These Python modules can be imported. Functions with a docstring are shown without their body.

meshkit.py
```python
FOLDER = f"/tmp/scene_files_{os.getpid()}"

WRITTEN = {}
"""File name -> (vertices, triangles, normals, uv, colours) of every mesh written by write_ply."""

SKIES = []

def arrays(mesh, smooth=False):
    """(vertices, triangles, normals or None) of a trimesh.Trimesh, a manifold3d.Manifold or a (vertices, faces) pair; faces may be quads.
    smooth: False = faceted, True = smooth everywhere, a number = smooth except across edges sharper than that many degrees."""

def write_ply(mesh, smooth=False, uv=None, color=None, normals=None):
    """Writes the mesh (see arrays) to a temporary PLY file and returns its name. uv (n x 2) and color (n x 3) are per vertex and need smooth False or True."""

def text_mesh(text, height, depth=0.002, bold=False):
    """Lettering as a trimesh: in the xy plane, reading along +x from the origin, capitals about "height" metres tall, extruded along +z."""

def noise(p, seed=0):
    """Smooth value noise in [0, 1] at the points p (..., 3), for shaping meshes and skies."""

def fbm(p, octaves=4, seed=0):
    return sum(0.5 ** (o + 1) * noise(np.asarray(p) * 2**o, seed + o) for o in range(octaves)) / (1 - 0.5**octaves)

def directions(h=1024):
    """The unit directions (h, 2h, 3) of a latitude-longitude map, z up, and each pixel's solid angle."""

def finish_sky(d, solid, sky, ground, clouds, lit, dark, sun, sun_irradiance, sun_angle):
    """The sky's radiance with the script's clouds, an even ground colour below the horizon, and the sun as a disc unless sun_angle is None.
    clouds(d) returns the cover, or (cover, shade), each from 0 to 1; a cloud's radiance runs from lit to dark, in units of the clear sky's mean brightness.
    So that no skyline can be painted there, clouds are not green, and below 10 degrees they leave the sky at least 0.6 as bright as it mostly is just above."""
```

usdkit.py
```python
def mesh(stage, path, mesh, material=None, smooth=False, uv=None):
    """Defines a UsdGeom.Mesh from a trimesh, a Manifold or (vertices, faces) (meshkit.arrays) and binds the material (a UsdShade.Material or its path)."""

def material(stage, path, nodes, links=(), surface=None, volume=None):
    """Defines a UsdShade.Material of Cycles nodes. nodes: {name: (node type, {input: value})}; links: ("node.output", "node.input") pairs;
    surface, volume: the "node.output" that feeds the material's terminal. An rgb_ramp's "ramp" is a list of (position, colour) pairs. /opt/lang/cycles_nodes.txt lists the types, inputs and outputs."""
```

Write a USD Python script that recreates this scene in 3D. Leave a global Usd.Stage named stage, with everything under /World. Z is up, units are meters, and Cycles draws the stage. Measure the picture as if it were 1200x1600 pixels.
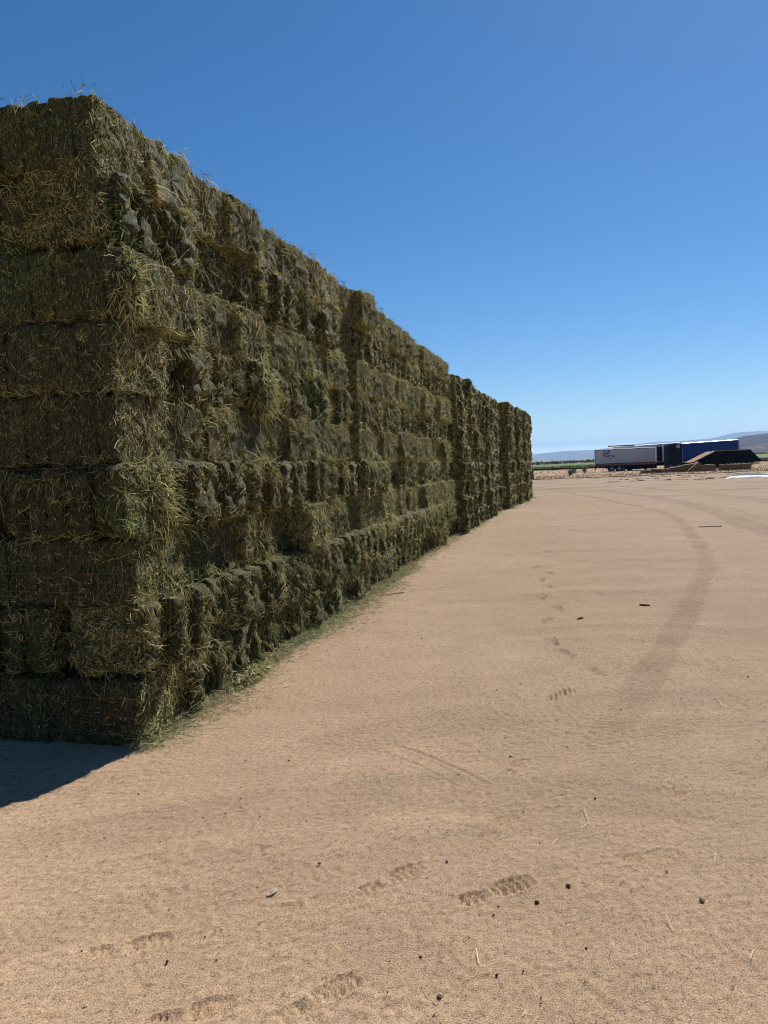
import math
import numpy as np, trimesh, usdkit, meshkit
from pxr import Usd, UsdGeom, UsdLux, UsdShade, Gf, Sdf, Vt
from shapely.geometry import Polygon

stage = Usd.Stage.CreateInMemory()
UsdGeom.SetStageUpAxis(stage, 'Z')
UsdGeom.Xform.Define(stage, '/World')
stage.SetDefaultPrim(stage.GetPrimAtPath('/World'))

# ------------------------------------------------------------------ camera, sky, sun
EYE = 1.65
PITCH, ROLL = math.radians(3.425), math.radians(2.4)
SUN_AZ, SUN_EL = math.radians(33), math.radians(46)
SUN_STRENGTH, SKY_STRENGTH, EXPOSURE = 1.25, 0.05, 1.0


def set_camera():
    F = np.array([0, math.cos(PITCH), -math.sin(PITCH)])
    R0, U0 = np.array([1, 0, 0.]), np.array([0, math.sin(PITCH), math.cos(PITCH)])
    R = math.cos(ROLL) * R0 - math.sin(ROLL) * U0
    U = math.cos(ROLL) * U0 + math.sin(ROLL) * R0
    cam = UsdGeom.Camera.Define(stage, '/World/camera')
    m = Gf.Matrix4d(*R, 0, *U, 0, *(-F), 0, 0, 0, EYE, 1)
    cam.AddTransformOp().Set(m)
    cam.CreateHorizontalApertureAttr(24.0)
    cam.CreateVerticalApertureAttr(32.0)
    cam.CreateFocalLengthAttr(23.0)
    cam.CreateClippingRangeAttr(Gf.Vec2f(0.1, 80000))
    cam.CreateExposureAttr(EXPOSURE)


set_camera()
SUN_DIR = np.array([math.sin(SUN_AZ) * math.cos(SUN_EL), math.cos(SUN_AZ) * math.cos(SUN_EL), math.sin(SUN_EL)])
sky_mat = usdkit.material(stage, '/World/Looks/sky', {
    'sky': ('sky_texture', {'sky_type': 'single_scattering', 'sun_disc': False, 'sun_elevation': SUN_EL, 'sun_rotation': SUN_AZ,
                            'altitude': 900.0, 'air_density': 1.0, 'aerosol_density': 0.3, 'ozone_density': 5.0}),
    'tc': ('texture_coordinate', {}),
    'sep': ('separate_xyz', {}),
    'squash': ('mapping', {'mapping_type': 'point', 'scale': (9.0, 9.0, 150.0)}),
    'noise': ('noise_texture', {'scale': 1.0, 'detail': 5.0, 'roughness': 0.55}),
    'cut': ('map_range', {'range_type': 'smoothstep', 'from_min': 0.36, 'from_max': 0.56, 'to_min': 0.0, 'to_max': 1.0}),
    'low': ('map_range', {'range_type': 'smoothstep', 'from_min': 0.022, 'from_max': 0.015, 'to_min': 0.0, 'to_max': 0.85}),
    'cover': ('math', {'math_type': 'multiply'}),
    'deep': ('hsv', {'saturation': 1.26, 'value': 0.92}),
    'mix': ('mix', {'mix_type': 'mix', 'color2': (13.0, 13.4, 14.0)}),
    'bg': ('background_shader', {'strength': SKY_STRENGTH}),
}, [('tc.generated', 'sep.vector'), ('tc.generated', 'squash.vector'), ('squash.vector', 'noise.vector'), ('noise.fac', 'cut.value'),
    ('sep.z', 'low.value'), ('cut.result', 'cover.value1'), ('low.result', 'cover.value2'), ('cover.value', 'mix.fac'),
    ('sky.color', 'deep.color'), ('deep.color', 'mix.color1'), ('mix.color', 'bg.color')], surface='bg.background')
dome = UsdLux.DomeLight.Define(stage, '/World/sky')
UsdShade.MaterialBindingAPI.Apply(dome.GetPrim()).Bind(sky_mat)
dome.GetPrim().SetCustomDataByKey('kind', 'structure')
sun = UsdLux.DistantLight.Define(stage, '/World/sun')
sun.CreateIntensityAttr(SUN_STRENGTH)
sun.CreateAngleAttr(0.53)
sun.CreateNormalizeAttr(True)
sun.CreateColorAttr(Gf.Vec3f(1.0, 0.955, 0.88))
_z = SUN_DIR
_x = np.cross([0, 0, 1], _z); _x /= np.linalg.norm(_x)
_y = np.cross(_z, _x)
sun.AddTransformOp().Set(Gf.Matrix4d(*_x, 0, *_y, 0, *_z, 0, 0, 0, 50, 1))

# ------------------------------------------------------------------ helpers
USED = {}
TONED = {'hay_stems', 'fresh_hay_litter', 'bleached_straw', 'dry_grass_blades', 'green_blades', 'grey_green_leaves', 'sagebrush_leaves'}


def numbered(parent, name):
    key = f'{parent}/{name}'
    k = USED.get(key, -1) + 1
    USED[key] = k
    return key if k == 0 else f'{key}_{k:03d}'


def tag(prim, label=None, cat=None, group=None, kind=None):
    for k, v in (('label', label), ('category', cat), ('group', group), ('kind', kind)):
        if v:
            prim.SetCustomDataByKey(k, v)
    return prim


def mat4(loc, rz=0.0, ry=0.0, rx=0.0, scale=(1, 1, 1)):
    T = trimesh.transformations
    M = T.translation_matrix(loc) @ T.rotation_matrix(rz, [0, 0, 1]) @ T.rotation_matrix(ry, [0, 1, 0]) @ T.rotation_matrix(rx, [1, 0, 0])
    return M @ np.diag([*scale, 1.0])


def gf(M):
    return Gf.Matrix4d(*np.asarray(M, float).T.ravel())


def xform(name, M, parent='/World'):
    x = UsdGeom.Xform.Define(stage, numbered(parent, name))
    x.AddTransformOp().Set(gf(M))
    return x.GetPrim()


def obj(name, mesh, material, parent='/World', smooth=False):
    parent = parent if isinstance(parent, str) else str(parent.GetPath())
    m = usdkit.mesh(stage, numbered(parent, name), mesh, material, smooth=smooth)
    if material.GetPath().name in TONED:      # every strip of six points gets a tone of its own
        n = len(m.GetPointsAttr().Get())
        t = np.random.default_rng(n).random(n // 6 + 1).repeat(6)[:n]
        UsdGeom.PrimvarsAPI(m).CreatePrimvar('tone', Sdf.ValueTypeNames.FloatArray, 'vertex').Set(Vt.FloatArray.FromNumpy(t.astype(np.float32)))
    return m.GetPrim()


def cat(ms):
    return trimesh.util.concatenate(ms)


def box(x0, x1, y0, y1, z0, z1):
    m = trimesh.creation.box([x1 - x0, y1 - y0, z1 - z0])
    m.apply_translation([(x0 + x1) / 2, (y0 + y1) / 2, (z0 + z1) / 2])
    return m


def prism_xz(pts, y0, y1):
    """outline in the x,z plane, extruded along y"""
    m = trimesh.creation.extrude_polygon(Polygon(pts), y1 - y0, engine='earcut')
    v = np.array(m.vertices)
    return trimesh.Trimesh(np.c_[v[:, 0], y1 - v[:, 2], v[:, 1]], m.faces, process=False)


def prism_yz(pts, x0, x1):
    m = trimesh.creation.extrude_polygon(Polygon(pts), x1 - x0, engine='earcut')
    v = np.array(m.vertices)
    return trimesh.Trimesh(np.c_[x0 + v[:, 2], v[:, 0], v[:, 1]], m.faces, process=False)


def rod(a, b, r, n=10):
    return trimesh.creation.cylinder(radius=r, segment=[a, b], sections=n)


def smoothstep(a, b, x):
    t = np.clip((x - a) / (b - a), 0, 1)
    return t * t * (3 - 2 * t)


def ribbons(P, D, N, length, width, rng, droop=None, segs=2):
    """bent straws: flat tapering strips from points P along D; N is a reference normal for their width"""
    n = len(P)
    D = D / np.linalg.norm(D, axis=1, keepdims=True)
    W = np.cross(D, rng.normal(size=(n, 3)) * 0.9 + N)
    W /= np.maximum(np.linalg.norm(W, axis=1, keepdims=True), 1e-6)
    B = np.cross(D, W)
    bend = rng.normal(0, 0.32, n)
    V = []
    for k in range(segs + 1):
        t = k / segs
        c = P + D * (length * t)[:, None] + B * (bend * length * t * t)[:, None]
        if droop is not None:
            c = c + np.array([0, 0, -1.0]) * (droop * length * t * t)[:, None]
        w = width * (0.5 if k < segs else 0.22)
        V += [c - W * w[:, None], c + W * w[:, None]]
    m = 2 * (segs + 1)
    V = np.stack(V, 1).reshape(-1, 3)
    base = (np.arange(n) * m)[:, None]
    F = []
    for k in range(segs):
        a = 2 * k
        F += [base + np.array([[a, a + 1, a + 3]]), base + np.array([[a, a + 3, a + 2]])]
    return trimesh.Trimesh(V, np.vstack(F), process=False)


# ------------------------------------------------------------------ materials
def mat(name, nodes, links, surface='p.BSDF', volume=None):
    return usdkit.material(stage, '/World/Looks/' + name, nodes, links, surface=surface, volume=volume)


def plain(name, color, rough=0.6, metallic=0.0, spec=0.4, vary=0.15, scale=3.0, bump=0.0):
    c = np.array(color)
    return mat(name, {
        'tc': ('texture_coordinate', {}),
        'n': ('noise_texture', {'scale': scale, 'detail': 5.0, 'roughness': 0.65}),
        'r': ('rgb_ramp', {'ramp': [(0.3, tuple(c * (1 - vary))), (0.7, tuple(np.minimum(c * (1 + vary), 0.95)))]}),
        'b': ('bump', {'strength': bump, 'distance': 0.02}),
        'p': ('principled_bsdf', {'roughness': rough, 'metallic': metallic, 'specular_ior_level': spec})},
        [('tc.object', 'n.vector'), ('n.fac', 'r.fac'), ('r.color', 'p.base_color')] + ([('n.fac', 'b.height'), ('b.normal', 'p.normal')] if bump else []))


def hay_material(name, ramp, rough=0.85, spec=0.10, per_island=True, green=0.3):
    nodes = {
        'g': ('geometry', {}), 'oi': ('object_info', {}),
        'ramp': ('rgb_ramp', {'ramp': ramp}),
        'patch': ('noise_texture', {'scale': 1.3, 'detail': 3.0}),
        'pr': ('map_range', {'range_type': 'smoothstep', 'from_min': 0.5, 'from_max': 0.72, 'to_max': 0.8}),
        'brown': ('mix', {'mix_type': 'multiply', 'color2': (0.98, 0.89, 0.76)}),
        'patch2': ('noise_texture', {'scale': 2.1, 'detail': 2.0, 'w': 3.0, 'dimensions': '4D'}),
        'pr2': ('map_range', {'range_type': 'smoothstep', 'from_min': 0.5, 'from_max': 0.7, 'to_max': 0.8}),
        'greenm': ('mix', {'mix_type': 'multiply', 'color2': (0.78, 0.98, 0.82)}),
        'ov': ('map_range', {'from_min': 0.0, 'from_max': 1.0, 'to_min': 0.78, 'to_max': 1.18}),
        'hsv': ('hsv', {}),
        'p': ('principled_bsdf', {'roughness': rough, 'specular_ior_level': spec}),
        'tl': ('translucent_bsdf', {}), 'mx': ('mix_closure', {'fac': 0.25 if per_island else 0.0})}
    links = [('g.position', 'patch.vector'), ('g.position', 'patch2.vector'), ('patch.fac', 'pr.value'), ('pr.result', 'brown.fac'), ('ramp.color', 'brown.color1'),
             ('brown.color', 'greenm.color1'), ('patch2.fac', 'pr2.value'), ('pr2.result', 'greenm.fac'), ('greenm.color', 'hsv.color'),
             ('oi.random', 'ov.value'), ('ov.result', 'hsv.value'), ('hsv.color', 'p.base_color'), ('hsv.color', 'tl.color'), ('p.BSDF', 'mx.closure1'), ('tl.BSDF', 'mx.closure2')]
    if per_island:
        nodes['tone'] = ('attribute', {'attribute': 'tone'})
        links.append(('tone.fac', 'ramp.fac'))
    else:
        nodes['tc'] = ('texture_coordinate', {})
        nodes['st'] = ('mapping', {'mapping_type': 'point', 'scale': (120.0, 90.0, 26.0)})
        nodes['fn'] = ('noise_texture', {'scale': 1.0, 'detail': 4.0, 'roughness': 0.7, 'distortion': 1.2})
        nodes['fr'] = ('map_range', {'from_min': 0.37, 'from_max': 0.65, 'clamp': True})
        nodes['bp'] = ('bump', {'strength': 1.0, 'distance': 0.02})
        links += [('tc.object', 'st.vector'), ('st.vector', 'fn.vector'), ('fn.fac', 'fr.value'), ('fr.result', 'ramp.fac'), ('fn.fac', 'bp.height'), ('bp.normal', 'p.normal')]
    return mat(name, nodes, links, surface='mx.closure')


STRAW_RAMP = [(0.0, (0.024, 0.027, 0.010)), (0.25, (0.10, 0.102, 0.037)), (0.5, (0.305, 0.285, 0.115)), (0.8, (0.48, 0.435, 0.195)), (1.0, (0.55, 0.50, 0.30))]
M_STRAW = hay_material('hay_stems', STRAW_RAMP)
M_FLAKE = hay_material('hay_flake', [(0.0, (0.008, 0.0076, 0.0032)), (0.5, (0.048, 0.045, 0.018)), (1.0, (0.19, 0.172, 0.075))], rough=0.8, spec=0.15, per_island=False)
M_LITTER = hay_material('fresh_hay_litter', [(0.0, (0.13, 0.125, 0.06)), (0.5, (0.31, 0.29, 0.155)), (1.0, (0.52, 0.46, 0.29))])
M_DRYSTRAW = mat('bleached_straw', {'g': ('attribute', {'attribute': 'tone'}), 'ramp': ('rgb_ramp', {'ramp': [(0.0, (0.36, 0.28, 0.15)), (1.0, (0.58, 0.5, 0.31))]}), 'p': ('principled_bsdf', {'roughness': 0.5})},
                 [('g.fac', 'ramp.fac'), ('ramp.color', 'p.base_color')])
M_TWINE = plain('grey_twine', (0.15, 0.10, 0.075), 0.9, spec=0.05)
M_KNOT = plain('red_knot', (0.55, 0.03, 0.02), 0.5)
M_CLOD = plain('dark_clod', (0.045, 0.033, 0.026), 0.95, scale=60, bump=0.6, spec=0.03)
M_STONE = plain('pale_stone', (0.28, 0.21, 0.15), 0.95, scale=60, bump=0.5, spec=0.03)
M_WOOD = plain('grey_wood_chip', (0.30, 0.235, 0.175), 0.95, scale=40, bump=0.6, spec=0.03)
M_STICK = plain('dark_stick', (0.10, 0.07, 0.05), 0.8, scale=30)
M_WHITE = plain('white_trailer_paint', (0.36, 0.375, 0.41), 0.5, vary=0.06, scale=0.8)
M_WHITE_RAIL = plain('bare_aluminium', (0.42, 0.43, 0.44), 0.35, metallic=0.4, vary=0.08)
M_BRIGHT = plain('bright_white_panel', (0.78, 0.78, 0.78), 0.4, vary=0.03)
M_DARKRAIL = plain('dark_rail', (0.10, 0.09, 0.085), 0.5)
M_RED = plain('dull_red_rail', (0.20, 0.035, 0.03), 0.55, vary=0.3, scale=1.5)
M_BLUE = plain('blue_trailer_paint', (0.003, 0.032, 0.16), 0.5, vary=0.1, scale=0.8, spec=0.1)
M_NAVY = plain('navy_reefer_unit', (0.009, 0.012, 0.024), 0.7, vary=0.3, spec=0.1)
M_BLACK = plain('black_steel', (0.005, 0.005, 0.006), 0.8, vary=0.4, spec=0.06)
M_RUBBER = plain('tyre_rubber', (0.015, 0.015, 0.016), 0.8)
M_HUB = plain('wheel_hub', (0.25, 0.25, 0.25), 0.5, metallic=0.5)
M_INK = plain('black_lettering', (0.012, 0.012, 0.015), 0.5)
M_SWBLUE = plain('blue_swoosh', (0.03, 0.08, 0.25), 0.5)
M_SWRED = plain('red_orange_swoosh', (0.50, 0.08, 0.03), 0.5)
M_TAN = plain('rusty_tan_plate', (0.23, 0.15, 0.09), 0.85, vary=0.35, scale=2.0, spec=0.1)
M_RIM = plain('worn_brown_rim', (0.16, 0.11, 0.075), 0.7, vary=0.4, scale=2.0)
M_GREY = plain('light_grey_panel', (0.25, 0.25, 0.26), 0.5)
M_REFLECT = plain('reflector_tape', (0.6, 0.45, 0.4), 0.4)
M_TARPW = plain('white_tarp', (0.72, 0.73, 0.74), 0.9, vary=0.08, spec=0.05)
M_TARPG = plain('grey_green_tarp', (0.085, 0.105, 0.112), 0.9, vary=0.2, scale=1.0, spec=0.05)
M_OLDHAY = mat('old_brown_hay', {'tc': ('texture_coordinate', {}), 'mp': ('mapping', {'mapping_type': 'point', 'scale': (6.0, 14.0, 14.0)}),
                                 'n': ('noise_texture', {'scale': 1.5, 'detail': 7.0, 'roughness': 0.75}),
                                 'r': ('rgb_ramp', {'ramp': [(0.3, (0.085, 0.052, 0.03)), (0.55, (0.19, 0.12, 0.07)), (0.75, (0.34, 0.24, 0.15))]}),
                                 'b': ('bump', {'strength': 1.0, 'distance': 0.08}), 'p': ('principled_bsdf', {'roughness': 0.9, 'specular_ior_level': 0.1})},
               [('tc.object', 'mp.vector'), ('mp.vector', 'n.vector'), ('n.fac', 'r.fac'), ('r.color', 'p.base_color'), ('n.fac', 'b.height'), ('b.normal', 'p.normal')])

M_SAND = mat('sand', {
    'g': ('geometry', {}), 'st': ('attribute', {'attribute': 'stain'}), 'sp': ('separate_xyz', {}),
    'big': ('noise_texture', {'scale': 0.22, 'detail': 4.0, 'roughness': 0.6}),
    'mid': ('noise_texture', {'scale': 2.3, 'detail': 6.0, 'roughness': 0.65}),
    'grain': ('noise_texture', {'scale': 190.0, 'detail': 2.0, 'roughness': 0.75}),
    'grain2': ('voronoi_texture', {'scale': 330.0, 'feature': 'f1'}),
    'streakm': ('mapping', {'mapping_type': 'point', 'scale': (0.35, 1.6, 1.0), 'rotation': (0.0, 0.0, 0.35)}),
    'streak': ('noise_texture', {'scale': 1.2, 'detail': 6.0, 'roughness': 0.7}),
    'base': ('rgb_ramp', {'ramp': [(0.25, (0.348, 0.240, 0.150)), (0.5, (0.388, 0.272, 0.175)), (0.75, (0.42, 0.302, 0.199))]}),
    'midr': ('rgb_ramp', {'ramp': [(0.3, (0.92, 0.915, 0.91)), (0.7, (1.06, 1.06, 1.055))]}),
    'strr': ('rgb_ramp', {'ramp': [(0.34, (0.94, 0.93, 0.925)), (0.62, (1.03, 1.03, 1.03))]}),
    'gr': ('rgb_ramp', {'ramp': [(0.30, (0.16, 0.13, 0.12)), (0.40, (0.62, 0.60, 0.58)), (0.50, (1.0, 1.0, 1.0)), (0.62, (1.12, 1.12, 1.12)), (0.74, (1.6, 1.6, 1.55))]}),
    'vr': ('rgb_ramp', {'ramp': [(0.0, (0.74, 0.72, 0.70)), (0.5, (1.06, 1.06, 1.06))]}),
    'grit': ('noise_texture', {'scale': 38.0, 'detail': 6.0, 'roughness': 0.85}),
    'gritr': ('rgb_ramp', {'ramp': [(0.36, (0.50, 0.48, 0.46)), (0.45, (0.95, 0.95, 0.94)), (0.55, (1.03, 1.03, 1.03)), (0.64, (1.3, 1.3, 1.28))]}),
    'm6': ('mix', {'mix_type': 'multiply', 'fac': 1.0}),
    'm1': ('mix', {'mix_type': 'multiply', 'fac': 1.0}), 'm2': ('mix', {'mix_type': 'multiply', 'fac': 1.0}), 'm3': ('mix', {'mix_type': 'multiply', 'fac': 1.0}),
    'm5': ('mix', {'mix_type': 'multiply', 'fac': 0.6}),
    'm4': ('mix', {'mix_type': 'multiply', 'color2': (0.60, 0.56, 0.56)}),
    'addh': ('math', {'math_type': 'multiply_add', 'value2': 0.5}),
    'bp': ('bump', {'strength': 1.0, 'distance': 0.008}),
    'p': ('principled_bsdf', {'roughness': 0.95, 'specular_ior_level': 0.12, 'diffuse_roughness': 0.6})},
    [('g.position', 'big.vector'), ('g.position', 'mid.vector'), ('g.position', 'grain.vector'), ('g.position', 'grain2.vector'), ('g.position', 'streakm.vector'), ('streakm.vector', 'streak.vector'),
     ('big.fac', 'base.fac'), ('mid.fac', 'midr.fac'), ('grain.fac', 'gr.fac'), ('streak.fac', 'strr.fac'), ('grain2.distance', 'vr.fac'),
     ('base.color', 'm1.color1'), ('midr.color', 'm1.color2'), ('m1.color', 'm2.color1'), ('strr.color', 'm2.color2'), ('m2.color', 'm3.color1'), ('gr.color', 'm3.color2'),
     ('m3.color', 'm5.color1'), ('vr.color', 'm5.color2'), ('g.position', 'grit.vector'), ('grit.fac', 'gritr.fac'), ('m5.color', 'm6.color1'), ('gritr.color', 'm6.color2'), ('m6.color', 'm4.color1'), ('st.fac', 'm4.fac'), ('m4.color', 'p.base_color'),
     ('grain.fac', 'addh.value1'), ('mid.fac', 'addh.value3'), ('addh.value', 'bp.height'), ('bp.normal', 'p.normal')])


def ground_cover(name, ramp, scale, stretch=(1, 1, 1)):
    return mat(name, {'g': ('geometry', {}), 'mp': ('mapping', {'mapping_type': 'point', 'scale': stretch}), 'n': ('noise_texture', {'scale': scale, 'detail': 6.0, 'roughness': 0.7}),
                      'r': ('rgb_ramp', {'ramp': ramp}), 'p': ('principled_bsdf', {'roughness': 0.9, 'specular_ior_level': 0.1})},
               [('g.position', 'mp.vector'), ('mp.vector', 'n.vector'), ('n.fac', 'r.fac'), ('r.color', 'p.base_color')])


M_DRYGROUND = ground_cover('dry_grass_ground', [(0.3, (0.12, 0.08, 0.045)), (0.45, (0.25, 0.17, 0.10)), (0.7, (0.35, 0.245, 0.145))], 0.5)
M_FIELD = ground_cover('green_crop', [(0.3, (0.042, 0.068, 0.006)), (0.7, (0.070, 0.105, 0.011))], 0.12, (1, 0.35, 1))
M_PLAIN = ground_cover('sagebrush_plain', [(0.3, (0.09, 0.085, 0.05)), (0.7, (0.22, 0.18, 0.11))], 0.02)
M_BLADE = mat('dry_grass_blades', {'g': ('attribute', {'attribute': 'tone'}), 'ramp': ('rgb_ramp', {'ramp': [(0.0, (0.17, 0.11, 0.06)), (0.6, (0.31, 0.215, 0.12)), (1.0, (0.40, 0.30, 0.17))]}), 'p': ('principled_bsdf', {'roughness': 0.7})},
              [('g.fac', 'ramp.fac'), ('ramp.color', 'p.base_color')])
M_GREENBLADE = mat('green_blades', {'g': ('attribute', {'attribute': 'tone'}), 'ramp': ('rgb_ramp', {'ramp': [(0.0, (0.03, 0.055, 0.005)), (1.0, (0.08, 0.12, 0.013))]}), 'p': ('principled_bsdf', {'roughness': 0.6})},
                   [('g.fac', 'ramp.fac'), ('ramp.color', 'p.base_color')])
M_WEED = mat('grey_green_leaves', {'g': ('attribute', {'attribute': 'tone'}), 'ramp': ('rgb_ramp', {'ramp': [(0.0, (0.035, 0.05, 0.02)), (1.0, (0.12, 0.15, 0.06))]}), 'p': ('principled_bsdf', {'roughness': 0.7})},
             [('g.fac', 'ramp.fac'), ('ramp.color', 'p.base_color')])

M_SAGE = mat('sagebrush_leaves', {'g': ('attribute', {'attribute': 'tone'}), 'ramp': ('rgb_ramp', {'ramp': [(0.0, (0.035, 0.03, 0.018)), (1.0, (0.13, 0.10, 0.065))]}), 'p': ('principled_bsdf', {'roughness': 0.8})},
             [('g.fac', 'ramp.fac'), ('ramp.color', 'p.base_color')])


def hill_material(name, ramp, scale):
    return mat(name, {'g': ('geometry', {}), 'n': ('noise_texture', {'scale': scale, 'detail': 8.0, 'roughness': 0.7}), 'r': ('rgb_ramp', {'ramp': ramp}),
                      'b': ('bump', {'strength': 0.6, 'distance': 12.0}), 'p': ('principled_bsdf', {'roughness': 0.95, 'specular_ior_level': 0.05})},
               [('g.position', 'n.vector'), ('n.fac', 'r.fac'), ('r.color', 'p.base_color'), ('n.fac', 'b.height'), ('b.normal', 'p.normal')])


M_FAR = hill_material('far_mountain', [(0.35, (0.06, 0.055, 0.045)), (0.65, (0.12, 0.10, 0.075))], 0.0012)
M_HILL = hill_material('brown_hillside', [(0.40, (0.012, 0.012, 0.012)), (0.54, (0.03, 0.026, 0.022)), (0.64, (0.13, 0.09, 0.065))], 0.012)

# ------------------------------------------------------------------ ground
TRACK = np.array([(0.75, 3.45), (1.15, 4.1), (1.66, 4.97), (2.36, 6.23), (3.24, 7.85), (4.25, 9.84), (4.7, 10.73), (5.76, 13.47), (6.61, 15.93), (7.51, 18.74), (8.19, 21.51), (8.52, 23.67), (8.67, 26.52), (9.17, 32.5), (9.34, 38.3), (9.3, 46.0)])
TRACKS = [(TRACK, 0.30, 0.58), (TRACK[6:] + np.array([2.1, 0.3]), 0.30, 0.35),
          (np.array([(7.2, 12.6), (7.98, 15.27), (8.52, 17.5), (9.27, 20.18), (10.1, 24.0), (10.8, 28.2), (11.3, 34.0), (11.2, 42.0)]), 0.8, 0.55),
          (np.array([(10.5, 15.0), (12.0, 20.0), (13.2, 27.0), (14.0, 36.0), (13.8, 46.0)]), 0.9, 0.4),
          (np.array([(0.4, 9.2), (1.3, 11.2), (2.6, 14.6), (4.2, 19.0), (6.0, 25.0)]), 0.25, -0.25),
          (np.array([(0.75, 9.0), (1.65, 11.0), (2.95, 14.4), (4.5, 18.8)]), 0.2, -0.2)]
TRACKS += [(np.array([(-1.9, 3.15), (-0.9, 3.45), (0.1, 3.62), (1.0, 3.5), (1.9, 3.15)]), 0.5, 0.30), (np.array([(-2.3, 2.2), (-1.0, 2.72), (0.3, 3.1), (1.3, 3.9), (2.6, 5.5)]), 0.28, 0.18),
           (np.array([(-0.05, 4.35), (0.2, 4.1), (0.48, 3.72)]), 0.045, 0.4), (np.array([(-0.18, 4.3), (0.08, 4.03), (0.36, 3.66)]), 0.04, 0.3),
           (np.array([(-1.2, 3.9), (0.2, 4.6), (1.6, 4.9), (3.2, 4.7)]), 0.55, 0.22), (np.array([(0.2, 6.3), (1.1, 7.0), (2.2, 7.1), (3.6, 6.6)]), 0.4, 0.22), (np.array([(0.6, 8.6), (2.4, 9.0), (4.4, 8.6)]), 0.5, 0.2)]
CROSS = [(np.array([(6.0, 44.0), (14.0, 43.0), (24.0, 40.0), (34.0, 38.5)]), 1.2, 0.55), (np.array([(8.0, 38.0), (16.0, 36.0), (26.0, 32.0)]), 0.9, 0.4),
         (np.array([(8.0, 50.0), (18.0, 49.0), (30.0, 46.0)]), 1.0, 0.5), (np.array([(9.0, 57.0), (20.0, 55.0), (32.0, 53.0)]), 1.4, 0.4)]
PRINTS = [((0.58, 3.80), (0.74, 4.02), 1), ((0.37, 3.13), (0.56, 3.38), 1), ((0.22, 2.68), (0.53, 2.82), 1.3), ((0.90, 2.93), (1.19, 2.97), 0.8), ((-0.46, 2.68), (-0.22, 2.76), 0.8), ((-0.17, 2.76), (0.10, 2.95), 1.1),
          ((-0.40, 2.12), (-0.13, 2.31), 1.25), ((-1.10, 2.47), (-0.82, 2.55), 1), ((-0.78, 2.13), (-0.52, 2.21), 1.2), ((1.05, 4.32), (1.13, 4.56), 0.8), ((-1.30, 3.05), (-1.02, 3.1), 0.5)]
TRAIL = [(2.95, 13.36), (2.36, 11.53), (2.41, 10.81), (2.16, 10.19), (2.13, 9.59), (1.88, 8.88), (1.91, 8.18), (1.64, 7.57), (1.5, 6.66), (1.51, 6.24), (1.59, 5.65), (1.2, 5.12)]


def polyline_field(x, y, pts):
    """distance to a polyline and the position along it"""
    best, along = np.full(x.shape, 1e9), np.zeros(x.shape)
    s0 = 0.0
    for a, b in zip(pts[:-1], pts[1:]):
        d = b - a
        L = np.hypot(*d)
        t = np.clip(((x - a[0]) * d[0] + (y - a[1]) * d[1]) / (L * L), 0, 1)
        q = np.hypot(x - a[0] - t * d[0], y - a[1] - t * d[1])
        m = q < best
        best, along = np.where(m, q, best), np.where(m, s0 + t * L, along)
        s0 += L
    return best, along


def ground_z(x, y):
    x, y = np.asarray(x, float), np.asarray(y, float)
    z = -0.5 * smoothstep(42, 105, y)
    p = np.stack([x * 0.5, y * 0.5, 0 * x], -1)
    return z + 0.05 * (meshkit.fbm(p, 3, 5) - 0.5) * smoothstep(3, 12, y) * (1 - smoothstep(300, 600, y)) + 0.02 * (meshkit.fbm(p * 3.1, 3, 9) - 0.5) * (1 - smoothstep(60, 140, y))


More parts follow.
